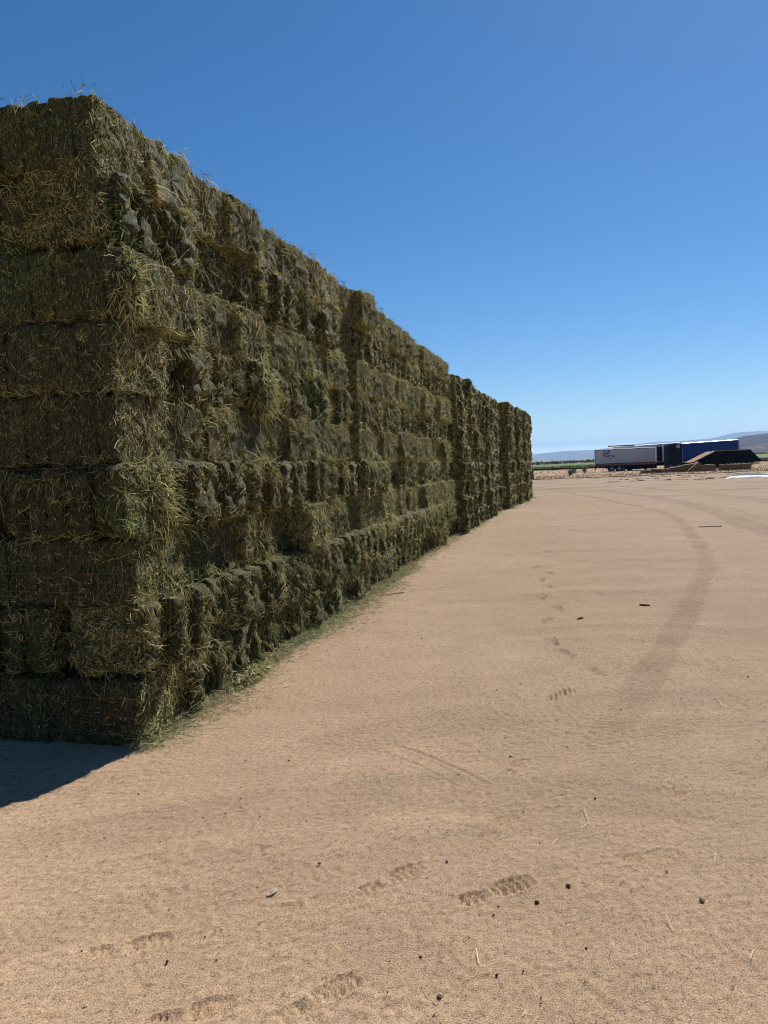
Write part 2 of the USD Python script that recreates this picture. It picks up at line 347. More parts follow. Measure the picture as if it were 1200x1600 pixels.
def print_shape(u, v, boot):
    """a lugged boot sole: u along (0..1, heel to toe), v across (-1..1); returns (sunk mask, lug ridges)"""
    w = 0.62 + 0.34 * np.exp(-((u - 0.72) / 0.22) ** 2) + 0.06 * np.exp(-((u - 0.12) / 0.12) ** 2) - 0.12 * np.exp(-((u - 0.40) / 0.10) ** 2)
    cap = smoothstep(-0.02, 0.06, u) * smoothstep(1.02, 0.92, u)
    m = smoothstep(1.0, 0.86, np.abs(v) / w) * cap
    arch = 1 - 0.75 * np.exp(-((u - 0.40) / 0.07) ** 2)
    lug = np.sin(2 * np.pi * (u * boot[0] + boot[1] * np.abs(v)) + boot[2]) * (0.85 + 0.15 * np.cos(v * boot[3]))
    edge = smoothstep(1.28, 1.0, np.abs(v) / w) * cap
    return m * arch, lug, edge


def build_ground():
    def axis(core0, core1, step, far0, far1, grow):
        a = list(np.arange(core0, core1, step))
        s = step
        while a[-1] < far1:
            s *= grow
            a.append(a[-1] + s)
        lo, s = [core0], step
        while lo[-1] > far0:
            s *= grow
            lo.append(lo[-1] - s)
        return np.array(lo[:0:-1] + a)
    xs = axis(-1.55, 1.45, 0.0100, -26000, 26000, 1.075)
    # wider fine band of medium steps for tracks to the right of the stack
    xs = np.unique(np.r_[xs[(xs < -1.55)], np.arange(-1.55, 1.45, 0.0100), np.arange(1.45, 3.1, 0.019), np.arange(3.2, 15, 0.09), np.arange(15, 45, 0.4), 45 * 1.09 ** np.arange(0, 75)])
    ys = [-40.0, -15.0, -6.0, -2.0, 0.0, 1.0, 1.6]
    y = 1.95
    while y < 26000:
        ys.append(y)
        y += 0.0100 if y < 4.7 else min(max(0.0100 * (y / 4.7) ** 1.5, 0.0062 * y), 0.05 * y) if y < 120 else 0.06 * y
    ys = np.array(ys)
    X, Y = np.meshgrid(xs, ys)
    Z = ground_z(X, Y)
    st = np.zeros_like(X)
    # sand relief close by: hummocks, crumbs
    near = (Y > 1.5) & (Y < 16) & (X > -4) & (X < 9)
    xn, yn = X[near], Y[near]
    fade = 1 - smoothstep(8, 16, yn)
    p = np.stack([xn, yn, 0 * xn], -1)
    rough = smoothstep(0.42, 0.62, meshkit.fbm(p * 1.1, 3, 31))
    h = 0.006 * (meshkit.fbm(p * 4.5, 4, 3) - 0.5) + (0.003 + 0.009 * rough) * (meshkit.fbm(p * 30.0, 2, 11) - 0.5) * (1 - smoothstep(5, 10, yn)) + 0.006 * (meshkit.noise(p * 62.0, 12) - 0.5) * (1 - smoothstep(4.4, 5.5, yn))
    Z[near] += h * fade
    # wheel tracks
    for pts, w, s in TRACKS + CROSS:
        lo, hi = pts.min(0) - w * 2, pts.max(0) + w * 2
        mask = (X > lo[0]) & (X < hi[0]) & (Y > lo[1]) & (Y < hi[1])
        xn, yn = X[mask], Y[mask]
        d, a = polyline_field(xn, yn, pts)
        total = np.hypot(*np.diff(pts, axis=0).T).sum()
        wob = w * (0.5 + 0.12 * (meshkit.noise(np.stack([a * 1.5, 0 * a, 0 * a], -1), 4) - 0.5))
        inside = smoothstep(wob, wob * 0.62, d) * smoothstep(0, min(0.2 * total, 2.2), a) * smoothstep(total, total - min(0.2 * total, 3.0), a)
        blot = 0.45 + 0.9 * (meshkit.fbm(np.stack([xn * 2.2, yn * 2.2, 0 * xn], -1), 3, 77) - 0.2)
        tread = 0.5 + 0.5 * np.sin(2 * np.pi * (a / 0.055 + 1.2 * np.abs(d) / w))
        st[mask] = np.maximum(st[mask], inside * np.clip(s * blot, 0, 1)) if s > 0 else st[mask]
        Z[mask] -= inside * (0.010 if w < 0.5 else 0.02) * abs(s)
        Z[mask] += inside * abs(s) * 0.005 * tread * (1 - smoothstep(9, 13, yn))
        Z[mask] += 0.012 * abs(s) * np.exp(-((d - wob * 1.15) / (0.18 * w)) ** 2) * smoothstep(0, min(0.2 * total, 2.2), a)
    # boot prints
    rng = np.random.default_rng(5)
    shoes = [(np.array(a), np.array(b), s) for a, b, s in PRINTS]
    for k, c in enumerate(TRAIL):
        nxt = np.array(TRAIL[max(k - 1, 0)]) if k else np.array(TRAIL[0]) + [0.5, 1.5]
        d = nxt - np.array(c)
        ang = math.atan2(d[1], d[0]) + rng.normal(0, 0.15)
        d = np.array([math.cos(ang), math.sin(ang)]) * 0.15
        shoes.append((np.array(c) - d, np.array(c) + d, 1.5 + 0.06 * c[1]))
    for a, b, s in shoes:
        d = b - a
        L = np.hypot(*d)
        d = d / L
        n = np.array([-d[1], d[0]])
        mask = (np.abs(X - (a + b)[0] / 2) < 0.3) & (np.abs(Y - (a + b)[1] / 2) < 0.3)
        u = ((X[mask] - a[0]) * d[0] + (Y[mask] - a[1]) * d[1]) / L
        v = ((X[mask] - a[0]) * n[0] + (Y[mask] - a[1]) * n[1]) / rng.uniform(0.048, 0.058)
        m, lug, edge = print_shape(u, v, (rng.uniform(10, 14), rng.uniform(-0.8, 0.9), rng.uniform(0, 6), rng.uniform(3, 9)))
        wear = np.clip(0.6 + 2.2 * (meshkit.fbm(np.stack([X[mask] * 9, Y[mask] * 9, 0 * u], -1), 3, 21) - 0.3), 0.0, 1.1)
        close = 1 - smoothstep(5.0, 6.5, Y[mask])
        Z[mask] += s * wear * (m * (-0.0055 + 0.0098 * lug * close) + 0.005 * (edge - smoothstep(0, 1, m)).clip(0, 1))
        st[mask] = np.maximum(st[mask], wear * (0.02 * m + (1 - close) * (0.5 * m + 1.0 * (edge - smoothstep(0.2, 0.9, m)).clip(0, 1))))
    # small scuffs, low drag marks near the wall and far ruts
    farm = (Y > 24) & (Y < 75) & (X > 5) & (X < 46)
    xn, yn = X[farm], Y[farm]
    lines = meshkit.fbm(np.stack([(xn * 0.18 + yn * 0.03), (yn - 0.12 * xn) * 1.1, 0 * xn], -1), 4, 41)
    st[farm] = np.maximum(st[farm], 0.55 * smoothstep(0.56, 0.74, lines) * smoothstep(24, 34, yn))
    Z[farm] += 0.08 * (lines - 0.5) * smoothstep(24, 34, yn)
    ny, nx = X.shape
    idx = np.arange(nx * ny).reshape(ny, nx)
    F = np.stack([idx[:-1, :-1], idx[:-1, 1:], idx[1:, 1:], idx[1:, :-1]], -1).reshape(-1, 4)
    F3 = np.vstack([F[:, [0, 1, 2]], F[:, [0, 2, 3]]])
    V = np.stack([X, Y, Z], -1).reshape(-1, 3)
    prim = usdkit.mesh(stage, '/World/ground', trimesh.Trimesh(V, F3, process=False), M_SAND, smooth=True)
    UsdGeom.PrimvarsAPI(prim).CreatePrimvar('stain', Sdf.ValueTypeNames.FloatArray, 'vertex').Set(Vt.FloatArray.FromNumpy(st.reshape(-1).astype(np.float32)))
    tag(prim.GetPrim(), kind='structure')
    return len(F3)


N_GROUND = build_ground()


def sheet(name, poly, material, lift, step=None):
    """a flat cover laid on the ground, cut into a grid where it must follow the slope"""
    ys = np.unique(np.r_[poly[0], np.geomspace(max(poly[0], 1), poly[1], 60)])
    V, F = [], []
    for k, yy in enumerate(ys):
        t = (yy - poly[0]) / (poly[1] - poly[0])
        for j in range(41):
            s = j / 40
            xx = poly[2](yy) * (1 - s) + poly[3](yy) * s
            V.append((xx, yy, 0))
    V = np.array(V)
    V[:, 2] = ground_z(V[:, 0], V[:, 1]) + lift
    n = len(ys)
    idx = np.arange(n * 41).reshape(n, 41)
    Fq = np.stack([idx[:-1, :-1], idx[:-1, 1:], idx[1:, 1:], idx[1:, :-1]], -1).reshape(-1, 4)
    prim = obj(name, trimesh.Trimesh(V, np.vstack([Fq[:, [0, 1, 2]], Fq[:, [0, 2, 3]]]), process=False), material, smooth=True)
    return tag(prim, kind='structure')


# the far plain, the green crop and the strip of dry grass between crop and yard
FIELD_NEAR = lambda x: 168 + 0 * x


def field_near_y(x):
    return 166.0 - 0.06 * (x - 30)


def wedge(name, near, far, x0, x1, material, lift, n=80, rows=14):
    xs = np.linspace(x0, x1, n)
    V = []
    for j in range(rows):
        t = (j / (rows - 1)) ** 2
        for x in xs:
            V.append((x, near(x) * (1 - t) + far(x) * t, 0))
    V = np.array(V)
    V[:, 2] = ground_z(V[:, 0], V[:, 1]) + lift
    idx = np.arange(rows * n).reshape(rows, n)
    Fq = np.stack([idx[:-1, :-1], idx[:-1, 1:], idx[1:, 1:], idx[1:, :-1]], -1).reshape(-1, 4)
    prim = obj(name, trimesh.Trimesh(V, np.vstack([Fq[:, [0, 1, 2]], Fq[:, [0, 2, 3]]]), process=False), material, smooth=True)
    return tag(prim, kind='structure')


def dry_near_y(x):
    return 79.0 - 0.22 * (np.minimum(x, 70) - 15) + 1.2 * np.sin(x * 0.7) + 0.8 * np.sin(x * 1.9 + 1)


wedge('dry_grass_ground', dry_near_y, lambda x: field_near_y(x) + 4, -60, 150, M_DRYGROUND, 0.07, 240)
wedge('sagebrush_plain', lambda x: 300 + 0.45 * max(x, 0), lambda x: 9000, -9000, 9000, M_PLAIN, 0.35, 200)
wedge('green_field', field_near_y, lambda x: 330 + 1.15 * max(x - 60, 0), -200, 700, M_FIELD, 0.5, 160)


def blades(n, xs, ys, length, width, material, name, label, category, seed, lean=0.35, clump=None):
    rng = np.random.default_rng(seed)
    x, y = xs(rng, n), ys(rng, n)
    if clump is not None:
        y = clump(x, y, rng)
    P = np.c_[x, y, ground_z(x, y) + 0.06]
    D = np.c_[rng.normal(0, lean, n), rng.normal(0, lean, n), np.ones(n)]
    m = ribbons(P, D, rng.normal(size=(n, 3)), rng.uniform(*length, n), rng.uniform(*width, n), rng)
    return tag(obj(name, m, material), label, category, kind='stuff')


def _dry_y(x, y, rng):
    return dry_near_y(x) + (field_near_y(x) - dry_near_y(x)) * rng.beta(0.8, 1.3, len(x))


blades(18000, lambda r, n: r.uniform(5, 80, n), lambda r, n: np.zeros(n), (0.06, 0.2), (0.03, 0.08), M_BLADE, 'dry_grass', 'pale golden dry grass between sandy yard and green field', 'grass', 3, clump=_dry_y)
blades(10000, lambda r, n: r.uniform(20, 110, n), lambda r, n: np.zeros(n), (0.45, 0.8), (0.06, 0.16), M_GREENBLADE, 'field_crop', 'bright green crop standing along the near edge of the field', 'crop', 4, lean=0.2,
       clump=lambda x, y, r: field_near_y(x) + 90 * r.beta(0.7, 3, len(x)))


def sage_line():
    rng = np.random.default_rng(12)
    n = 9000
    x = rng.uniform(40, 420, n)
    y = 335 + 1.0 * np.maximum(x - 60, 0) * 1.15 + rng.gamma(1.5, 60, n)
    c = rng.normal(size=(n, 3))
    P = np.c_[x, y, -0.5 + rng.uniform(0, 1.2, n) * (0.4 + meshkit.noise(np.stack([x * 0.05, y * 0.05, 0 * x], -1), 3))]
    D = np.c_[rng.normal(0, 0.8, n), rng.normal(0, 0.8, n), np.abs(rng.normal(0.6, 0.4, n))]
    m = ribbons(P, D, c, rng.uniform(0.4, 1.1, n), rng.uniform(0.5, 1.2, n), rng)
    tag(obj('sagebrush', m, M_SAGE), 'low dark line of sagebrush beyond the green field', 'brush', kind='stuff')


sage_line()

# ------------------------------------------------------------------ far relief
def ridge(name, prof, dist, depth, material, seed, rough, nx=260, ny=60):
    """terrain that climbs to a ridge whose height over azimuth is given (degrees east of the view axis, metres)"""
    az = np.radians(np.linspace(prof[0][0], prof[-1][0], nx))
    top = np.interp(np.degrees(az), [q[0] for q in prof], [q[1] for q in prof])
    V = []
    for j in range(ny):
        t = j / (ny - 1)
        rr = dist - depth + 1.5 * depth * t
        up = np.clip(t * 1.5, 0, 1)
        shape = up ** 1.25 if t <= 2 / 3 else np.full(1, 1.0) * (1 - 1.2 * (t - 2 / 3))
        x, y = rr * np.sin(az), rr * np.cos(az)
        p = np.stack([x, y, 0 * x], -1) / dist * 26
        r = np.abs(meshkit.fbm(p, 5, seed) - 0.5) * 2
        fine = meshkit.fbm(p * 5, 4, seed + 7) - 0.5
        z = top * shape * (1 - rough * (1 - up ** 2) * r) + top * 0.12 * fine * up * (0.35 if abs(t - 2 / 3) < 0.02 else 1.0)
        V.append(np.c_[x, y, z - 6])
    V = np.vstack(V)
    idx = np.arange(nx * ny).reshape(ny, nx)
    Fq = np.stack([idx[:-1, :-1], idx[:-1, 1:], idx[1:, 1:], idx[1:, :-1]], -1).reshape(-1, 4)
    return tag(obj(name, trimesh.Trimesh(V, np.vstack([Fq[:, [0, 1, 2]], Fq[:, [0, 2, 3]]]), process=False), material, smooth=True), kind='structure')


ridge('far_mountains', [(-60, 90), (-30, 120), (0, 150), (8, 150), (11.3, 126), (12.2, 142), (13.7, 166), (15.8, 165), (17.5, 190), (19.3, 240), (20.5, 255), (21.3, 240), (22.6, 250), (24.2, 262), (25.4, 330), (27, 345), (29, 330), (31, 290), (36, 250), (60, 150)], 13000, 5200, M_FAR, 3, 0.75)
ridge('brown_hill', [(22.6, 0), (23.8, 22), (25.4, 66), (26.3, 78), (27.5, 82), (29, 92), (32, 100), (38, 60), (45, 0)], 3300, 1500, M_HILL, 8, 0.6, 160, 50)
# ------------------------------------------------------------------ hay bales
L, W, H = 1.16, 0.56, 0.425


def flake_mesh(t, w, h, seed, res=72, rough=1.0, soft=1.0):
    """one slice of a bale: a soft-edged slab, thickness along x, rough all over"""
    per = np.linspace(0, 2 * np.pi, res, endpoint=False)
    cx, sx = np.cos(per), np.sin(per)
    e = 0.16
    py = np.sign(cx) * np.abs(cx) ** e
    pz = np.sign(sx) * np.abs(sx) ** e
    # respace along the outline
    pts = np.c_[py * w / 2, pz * h / 2]
    fine = np.linspace(0, 2 * np.pi, 4000, endpoint=False)
    q = np.c_[np.sign(np.cos(fine)) * np.abs(np.cos(fine)) ** e * w / 2, np.sign(np.sin(fine)) * np.abs(np.sin(fine)) ** e * h / 2]
    s = np.r_[0, np.cumsum(np.linalg.norm(np.diff(np.vstack([q, q[:1]]), axis=0), axis=1))]
    at = np.linspace(0, s[-1], res, endpoint=False)
    q2 = np.vstack([q, q[:1]])
    pts = np.c_[np.interp(at, s, q2[:, 0]), np.interp(at, s, q2[:, 1])]
    stations = [(-0.5, 0.0), (-0.5, 0.35), (-0.5, 0.7), (-0.5, 1 - 0.06 * soft), (-0.45, 1 - 0.02 * soft), (-0.25, 1.0), (0.0, 1.006), (0.25, 1.0), (0.45, 1 - 0.02 * soft), (0.5, 1 - 0.06 * soft), (0.5, 0.7), (0.5, 0.35), (0.5, 0.0)]
    V = [np.c_[np.full(res, x * t), pts * k] for x, k in stations]
    V = np.vstack(V)
    N = V * np.array([1.0 / t, 1 / w, 1 / h])
    N = np.sign(N) * np.abs(N) ** 5
    N /= np.maximum(np.linalg.norm(N, axis=1, keepdims=True), 1e-9)
    d = rough * (0.07 * (meshkit.fbm(V * 6 + seed * 13.1, 2, seed) - 0.5) + 0.075 * (meshkit.fbm(V * [9, 15, 15] + seed * 7.7, 2, seed + 5) - 0.5) + 0.05 * (meshkit.fbm(V * [30, 34, 20] + seed * 3.7, 2, seed + 6) - 0.5))
    V = V + N * d[:, None] * np.array([0.6, 1, 0.8])
    n = len(stations)
    idx = np.arange(n * res).reshape(n, res)
    a, b, c, dd = idx[:-1], np.roll(idx[:-1], -1, 1), np.roll(idx[1:], -1, 1), idx[1:]
    Fq = np.stack([a, b, c, dd], -1).reshape(-1, 4)[:, ::-1]
    m = trimesh.Trimesh(V, np.vstack([Fq[:, [0, 1, 2]], Fq[:, [0, 2, 3]]]), process=False)
    return m


def straw_for(m, n, rng, seed, wide=(0.0026, 0.0056), weight_back=0.08, long_share=0.10, size=1.0):
    a = m.area_faces
    fn = m.face_normals
    w = a * (np.where(fn[:, 1] < -0.3, 1.0, weight_back) + np.where(fn[:, 2] > 0.4, 0.75, 0) + np.where((np.abs(fn[:, 0]) > 0.5) & (np.abs(m.triangles_center[:, 0]) > L / 2 - 0.06), 1.0, 0))
    c = m.triangles_center
    # only the outer skin
    out = (np.abs(c[:, 0]) > L / 2 - 0.05) | (np.abs(c[:, 1]) > W / 2 - 0.09) | (np.abs(c[:, 2] - H / 2) > H / 2 - 0.07)
    w = w * out
    dens = meshkit.fbm(c * 9 + seed, 3, seed + 2)
    w = w * (0.35 + 1.5 * smoothstep(0.35, 0.65, dens))
    f = rng.choice(len(w), n, p=w / w.sum())
    r1, r2 = np.sqrt(rng.random(n)), rng.random(n)
    tri = m.triangles[f]
    P = tri[:, 0] * (1 - r1)[:, None] + tri[:, 1] * (r1 * (1 - r2))[:, None] + tri[:, 2] * (r1 * r2)[:, None]
    N = fn[f]
    # whorls: straws lie along a slowly turning direction, mostly up and down the cut face
    ang = (meshkit.fbm(P * 5 + seed * 3.3, 2, seed + 9) - 0.5) * 5.0 + rng.normal(0, 0.95, n)
    up = np.tile([0, 0, 1.0], (n, 1))
    T1 = up - N * (up * N).sum(1)[:, None]
    bad = np.linalg.norm(T1, axis=1) < 0.3
    T1[bad] = np.array([0, -1.0, 0])
    T1 /= np.linalg.norm(T1, axis=1, keepdims=True)
    T2 = np.cross(N, T1)
    flip = np.where(rng.random(n) < 0.55, -1.0, 1.0)
    T = T1 * (np.cos(ang) * flip)[:, None] + T2 * np.sin(ang)[:, None]
    lift = np.abs(rng.normal(0.30, 0.40, n))
    D = T + N * lift[:, None]
    ln = (rng.gamma(3.0, 0.011, n) + 0.014) * size
    is_long = rng.random(n) < long_share
    ln[is_long] *= rng.uniform(1.7, 3.2, is_long.sum())
    wd = rng.uniform(*wide, n) * np.where(is_long, 0.8, 1.0)
    leaf = rng.random(n) < 0.16
    wd[leaf] *= 2.0
    ln[leaf] *= 0.45
    droop = np.where(P[:, 2] > H - 0.06, rng.uniform(0.0, 0.5, n), rng.uniform(0.0, 0.2, n))
    return ribbons(P - N * 0.004, D, N, np.minimum(ln, 0.22), wd, rng, droop=droop)


def tufts(rng, n_tufts, per, wide=0.0044):
    """handfuls of long stems hanging over the bale's outer edges"""
    out = []
    for _ in range(n_tufts):
        x0 = rng.uniform(-L / 2, L / 2)
        z0 = H - rng.uniform(-0.02, 0.10) if rng.random() < 0.8 else rng.uniform(0.05, H)
        y0 = -W / 2 + rng.uniform(-0.01, 0.06)
        k = int(per * rng.uniform(0.5, 1.5))
        P = np.array([x0, y0, z0]) + rng.normal(0, 1, (k, 3)) * np.array([0.07, 0.025, 0.03])
        fan = rng.normal(0, 0.35)
        D = np.c_[rng.normal(fan, 0.7, k), rng.normal(-0.4, 0.35, k), rng.normal(-0.35, 0.7, k)]
        out.append(ribbons(P, D, rng.normal(size=(k, 3)), rng.gamma(3, 0.013, k) + 0.02, rng.uniform(0.4 * wide, wide, k), rng, droop=rng.uniform(0.2, 0.8, k)))
    return cat(out)


def make_bale_class(name, seed, kind, n_straw, merged=False, strings=False, coarse=False, fine=False):
    coarse = coarse or merged
    rng = np.random.default_rng(seed)
    cls = stage.CreateClassPrim('/World/' + name)
    flakes, x = [], -L / 2
    nf = int(rng.integers(8, 11)) if not merged else 8
    ts = rng.uniform(0.8, 1.25, nf)
    ts *= L / ts.sum()
    off = 0.042 if kind == 'ragged' else 0.004
    soft = 1.3 if kind == 'ragged' else 0.1
    for k, t in enumerate(ts):
        m = flake_mesh(t * (1.03 if kind == 'ragged' else 1.10), W * rng.uniform(0.97, 1.03), H * rng.uniform(0.97, 1.02), seed * 31 + k, 72 if not merged else 56, 1.0 if kind == 'ragged' else 0.7, soft)
        dy = -abs(rng.normal(0, off)) if rng.random() < 0.5 else abs(rng.normal(0, off * 1.2))
        if kind == 'ragged' and rng.random() < 0.14:
            dy += 0.07
        R = mat4((x + t / 2, dy, H / 2 + rng.normal(0, 0.006)), rng.normal(0, 0.02), rng.normal(0, 0.035 if kind == 'ragged' else 0.012))
        m.apply_transform(R)
        flakes.append(m)
        x += t
    if merged:
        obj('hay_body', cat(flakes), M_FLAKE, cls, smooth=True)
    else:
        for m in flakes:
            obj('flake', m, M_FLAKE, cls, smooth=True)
    allf = cat(flakes)
    wide = (0.0020, 0.0042) if fine else (0.0026, 0.0052) if not coarse else (0.005, 0.009) if not merged else (0.008, 0.015)
    st = [straw_for(allf, n_straw, rng, seed, wide, long_share=0.035 if kind == 'ragged' else 0.02, size=0.95 if not coarse else 1.1 if not merged else 1.5)]
    if not merged:
        st.append(tufts(rng, 12 if kind == 'ragged' else 3, 40))
    else:
        st.append(tufts(rng, 5, 20, wide=0.010))
    tag(obj('loose_stems', cat(st), M_STRAW, cls), kind='stuff')
    if not merged:
        for k in range(3):
            if strings:
                zz = 0.09 + 0.115 * k
                sag = rng.normal(0, 0.004, 9)
                xs = np.linspace(-L / 2, L / 2, 9)
                pts = [(a, -W / 2 - 0.012 + 0.004 * math.sin(a * 9 + k), zz + s) for a, s in zip(xs, sag)]
                tw = obj('twine', cat([rod(p, q, 0.0016, 5) for p, q in zip(pts[:-1], pts[1:])]), M_TWINE, cls)
                if k:
                    kx = (0.36 if seed % 2 else 0.28) + rng.normal(0, 0.02)
                    body = trimesh.creation.icosphere(1, 0.006)
                    body.apply_scale([1.5, 0.8, 0.8])
                    body.apply_translation([kx, -W / 2 - 0.022, zz])
                    ends = ribbons(np.tile([kx, -W / 2 - 0.022, zz], (5, 1)), np.c_[rng.normal(0.3, 0.8, 5), rng.normal(-0.4, 0.3, 5), rng.normal(0, 0.8, 5)], rng.normal(size=(5, 3)), np.full(5, 0.016), np.full(5, 0.005), rng)
                    obj('knot', cat([body, ends]), M_KNOT, tw)
            else:
                yy = (-0.17, 0.0, 0.17)[k]
                obj('twine', cat([rod((-L / 2, yy, H + 0.004), (L / 2, yy, H + 0.004), 0.0016, 5), rod((L / 2 + 0.006, yy, 0.0), (L / 2 + 0.006, yy, H), 0.0016, 5)]), M_TWINE, cls)
    return cls


def turned(name, src):
    return src


NEAR_SIDE = [make_bale_class(f'banded_bale_{c}', 10 + k, 'ragged', 24000) for k, c in enumerate(('first', 'second', 'third', 'fourth', 'fifth'))]
MID_SIDE = [make_bale_class(f'middle_bale_{c}', 110 + k, 'ragged', 11000, coarse=True) for k, c in enumerate(('first', 'second', 'third', 'fourth'))]
TIGHT = [make_bale_class(f'tight_bale_{c}', 40 + k, 'tight', 25000, fine=True) for k, c in enumerate(('first', 'second'))]
STRUNG = [make_bale_class(f'strung_bale_{c}', 51 + k, 'tight', 24000, strings=True, fine=True) for k, c in enumerate(('first', 'second'))]
FAR_BALES = [make_bale_class(f'distant_bale_{c}', 70 + k, 'ragged', 4200, merged=True) for k, c in enumerate(('first', 'second', 'third', 'fourth'))]


def end_class(name, seed):
    """a bale whose cut end (+x) carries the straw: same bale, straw weighted to the ends"""
    rng = np.random.default_rng(seed)
    cls = stage.CreateClassPrim('/World/' + name)
    flakes, x = [], -L / 2
    ts = rng.uniform(0.8, 1.25, 9)
    ts *= L / ts.sum()
    for k, t in enumerate(ts):
        last = k == 8
        m = flake_mesh(t * (1.03 if not last else 1.2), W * rng.uniform(0.97, 1.02), H * rng.uniform(0.97, 1.02), seed * 37 + k, 72, 1.0, 1.0)
        m.apply_transform(mat4((x + t / 2, rng.normal(0, 0.012), H / 2), rng.normal(0, 0.02 if not last else 0.07), rng.normal(0, 0.02 if not last else 0.06)))
        flakes.append(m)
        x += t
    # the end slice bulges
    v = np.array(flakes[-1].vertices)
    v[:, 0] += np.where(v[:, 0] > L / 2 - 0.03, 0.05 * (meshkit.fbm(v * 6 + seed, 3, seed) - 0.35), 0)
    flakes[-1].vertices = v
    for m in flakes:
        obj('flake', m, M_FLAKE, cls, smooth=True)
    allf = cat(flakes[-3:] + [flakes[0]])
    a, fn, c = allf.area_faces, allf.face_normals, allf.triangles_center
    R = np.array([[0, 1, 0], [-1, 0, 0], [0, 0, 1.0]])
    # straws are placed on a turned copy, so that the +x end plays the outer face
    w = a * np.where(fn[:, 0] > 0.3, np.where(c[:, 0] > L / 2 - 0.12, 2.4, 0), np.where(np.abs(fn[:, 1]) > 0.4, 0.5, 0.0) + np.where(fn[:, 2] > 0.4, 0.7, 0))
    n = 22000
    f = rng.choice(len(w), n, p=w / w.sum())
    r1, r2 = np.sqrt(rng.random(n)), rng.random(n)
    tri = allf.triangles[f]
    P = tri[:, 0] * (1 - r1)[:, None] + tri[:, 1] * (r1 * (1 - r2))[:, None] + tri[:, 2] * (r1 * r2)[:, None]
    N = fn[f]
    ang = (meshkit.fbm(P * 6 + seed, 2, seed + 9) - 0.5) * 10 + rng.normal(0, 1.0, n)
    up = np.tile([0, 0, 1.0], (n, 1))
    T1 = up - N * (up * N).sum(1)[:, None]
    bad = np.linalg.norm(T1, axis=1) < 0.3
    T1[bad] = [1.0, 0, 0]
    T1 /= np.linalg.norm(T1, axis=1, keepdims=True)
    T = -T1 * np.cos(ang)[:, None] + np.cross(N, T1) * np.sin(ang)[:, None]
    D = T + N * np.abs(rng.normal(0.34, 0.42, n))[:, None]
    ln = rng.gamma(3.0, 0.0095, n) + 0.012
    lg = rng.random(n) < 0.05
    ln[lg] *= rng.uniform(1.5, 2.6, lg.sum())
    st = [ribbons(P - N * 0.004, D, N, np.minimum(ln, 0.24), rng.uniform(0.0022, 0.0048, n), rng, droop=rng.uniform(0.0, 0.25, n))]
    tf = tufts(rng, 10, 40)
    tv = np.array(tf.vertices)
    tv = np.c_[-tv[:, 1] - W / 2 + L / 2, tv[:, 0] * W / L, tv[:, 2]]
    st.append(trimesh.Trimesh(tv, tf.faces, process=False))
    tag(obj('loose_stems', cat(st), M_STRAW, cls), kind='stuff')
    for yy in (-0.17, 0.0, 0.17):
        obj('twine', cat([rod((-L / 2, yy, H + 0.004), (L / 2, yy, H + 0.004), 0.0016, 5), rod((L / 2 + 0.03, yy, 0.0), (L / 2 + 0.03, yy, H), 0.0016, 5)]), M_TWINE, cls)
    return cls


END_BALES = [end_class(f'end_out_bale_{c}', 90 + k) for k, c in enumerate(('first', 'second', 'third', 'fourth'))]

# the stack: s runs along the wall from the near corner, o outwards towards the road, rows from the ground up
C0 = np.array([-1.554, 4.408])
D_AL = np.array([0.2458, 0.9693])
N_OUT = np.array([0.9693, -0.2458])
ANG_AL = math.atan2(D_AL[1], D_AL[0])
ANG_OUT = math.atan2(N_OUT[1], N_OUT[0])
ROWS = ['bottom row', 'second row up', 'third row up', 'fourth row up', 'middle row', 'fourth row down from the top', 'third row down', 'second row down', 'top row']
PITCH_Z = 0.437
ORD = ['first', 'second', 'third', 'fourth', 'fifth', 'sixth', 'seventh', 'eighth', 'ninth', 'tenth', 'eleventh', 'twelfth', 'thirteenth', 'fourteenth', 'fifteenth', 'sixteenth', 'seventeenth', 'eighteenth', 'nineteenth', 'twentieth', 'twenty-first', 'twenty-second', 'twenty-third', 'twenty-fourth', 'twenty-fifth', 'twenty-sixth', 'twenty-seventh', 'twenty-eighth']
R_ST = np.random.default_rng(2024)


def put_bale(cls, s, o, z, rz, tilt, label, group, flip=False):
    p = C0 + D_AL * s + N_OUT * o
    x = UsdGeom.Xform.Define(stage, numbered('/World', 'hay_bale'))
    M = mat4((p[0], p[1], z), rz, tilt[0], tilt[1])
    if flip:      # turned end for end about the vertical would show its back: mirror-free variety comes from a small size change
        M = M @ np.diag([1.0, 1.0, 1.0, 1.0])
    x.AddTransformOp().Set(gf(M))
    pr = x.GetPrim()
    pr.GetReferences().AddInternalReference(cls.GetPath())
    pr.SetInstanceable(True)
    return tag(pr, label, 'hay bale', group)


CORNER_O = [0.0, 0.03, 0.01, 0.06, -0.04, -0.01, 0.06, 0.02, -0.06]
CORNER_S = [0.0, -0.02, 0.05, -0.03, 0.02, 0.0, 0.03, -0.02, 0.0]
ROW_O = [0.02, 0.06, -0.15, -0.08, -0.09, -0.07, -0.08, -0.05, -0.04]
END_ROWS = {2, 4, 6, 8}


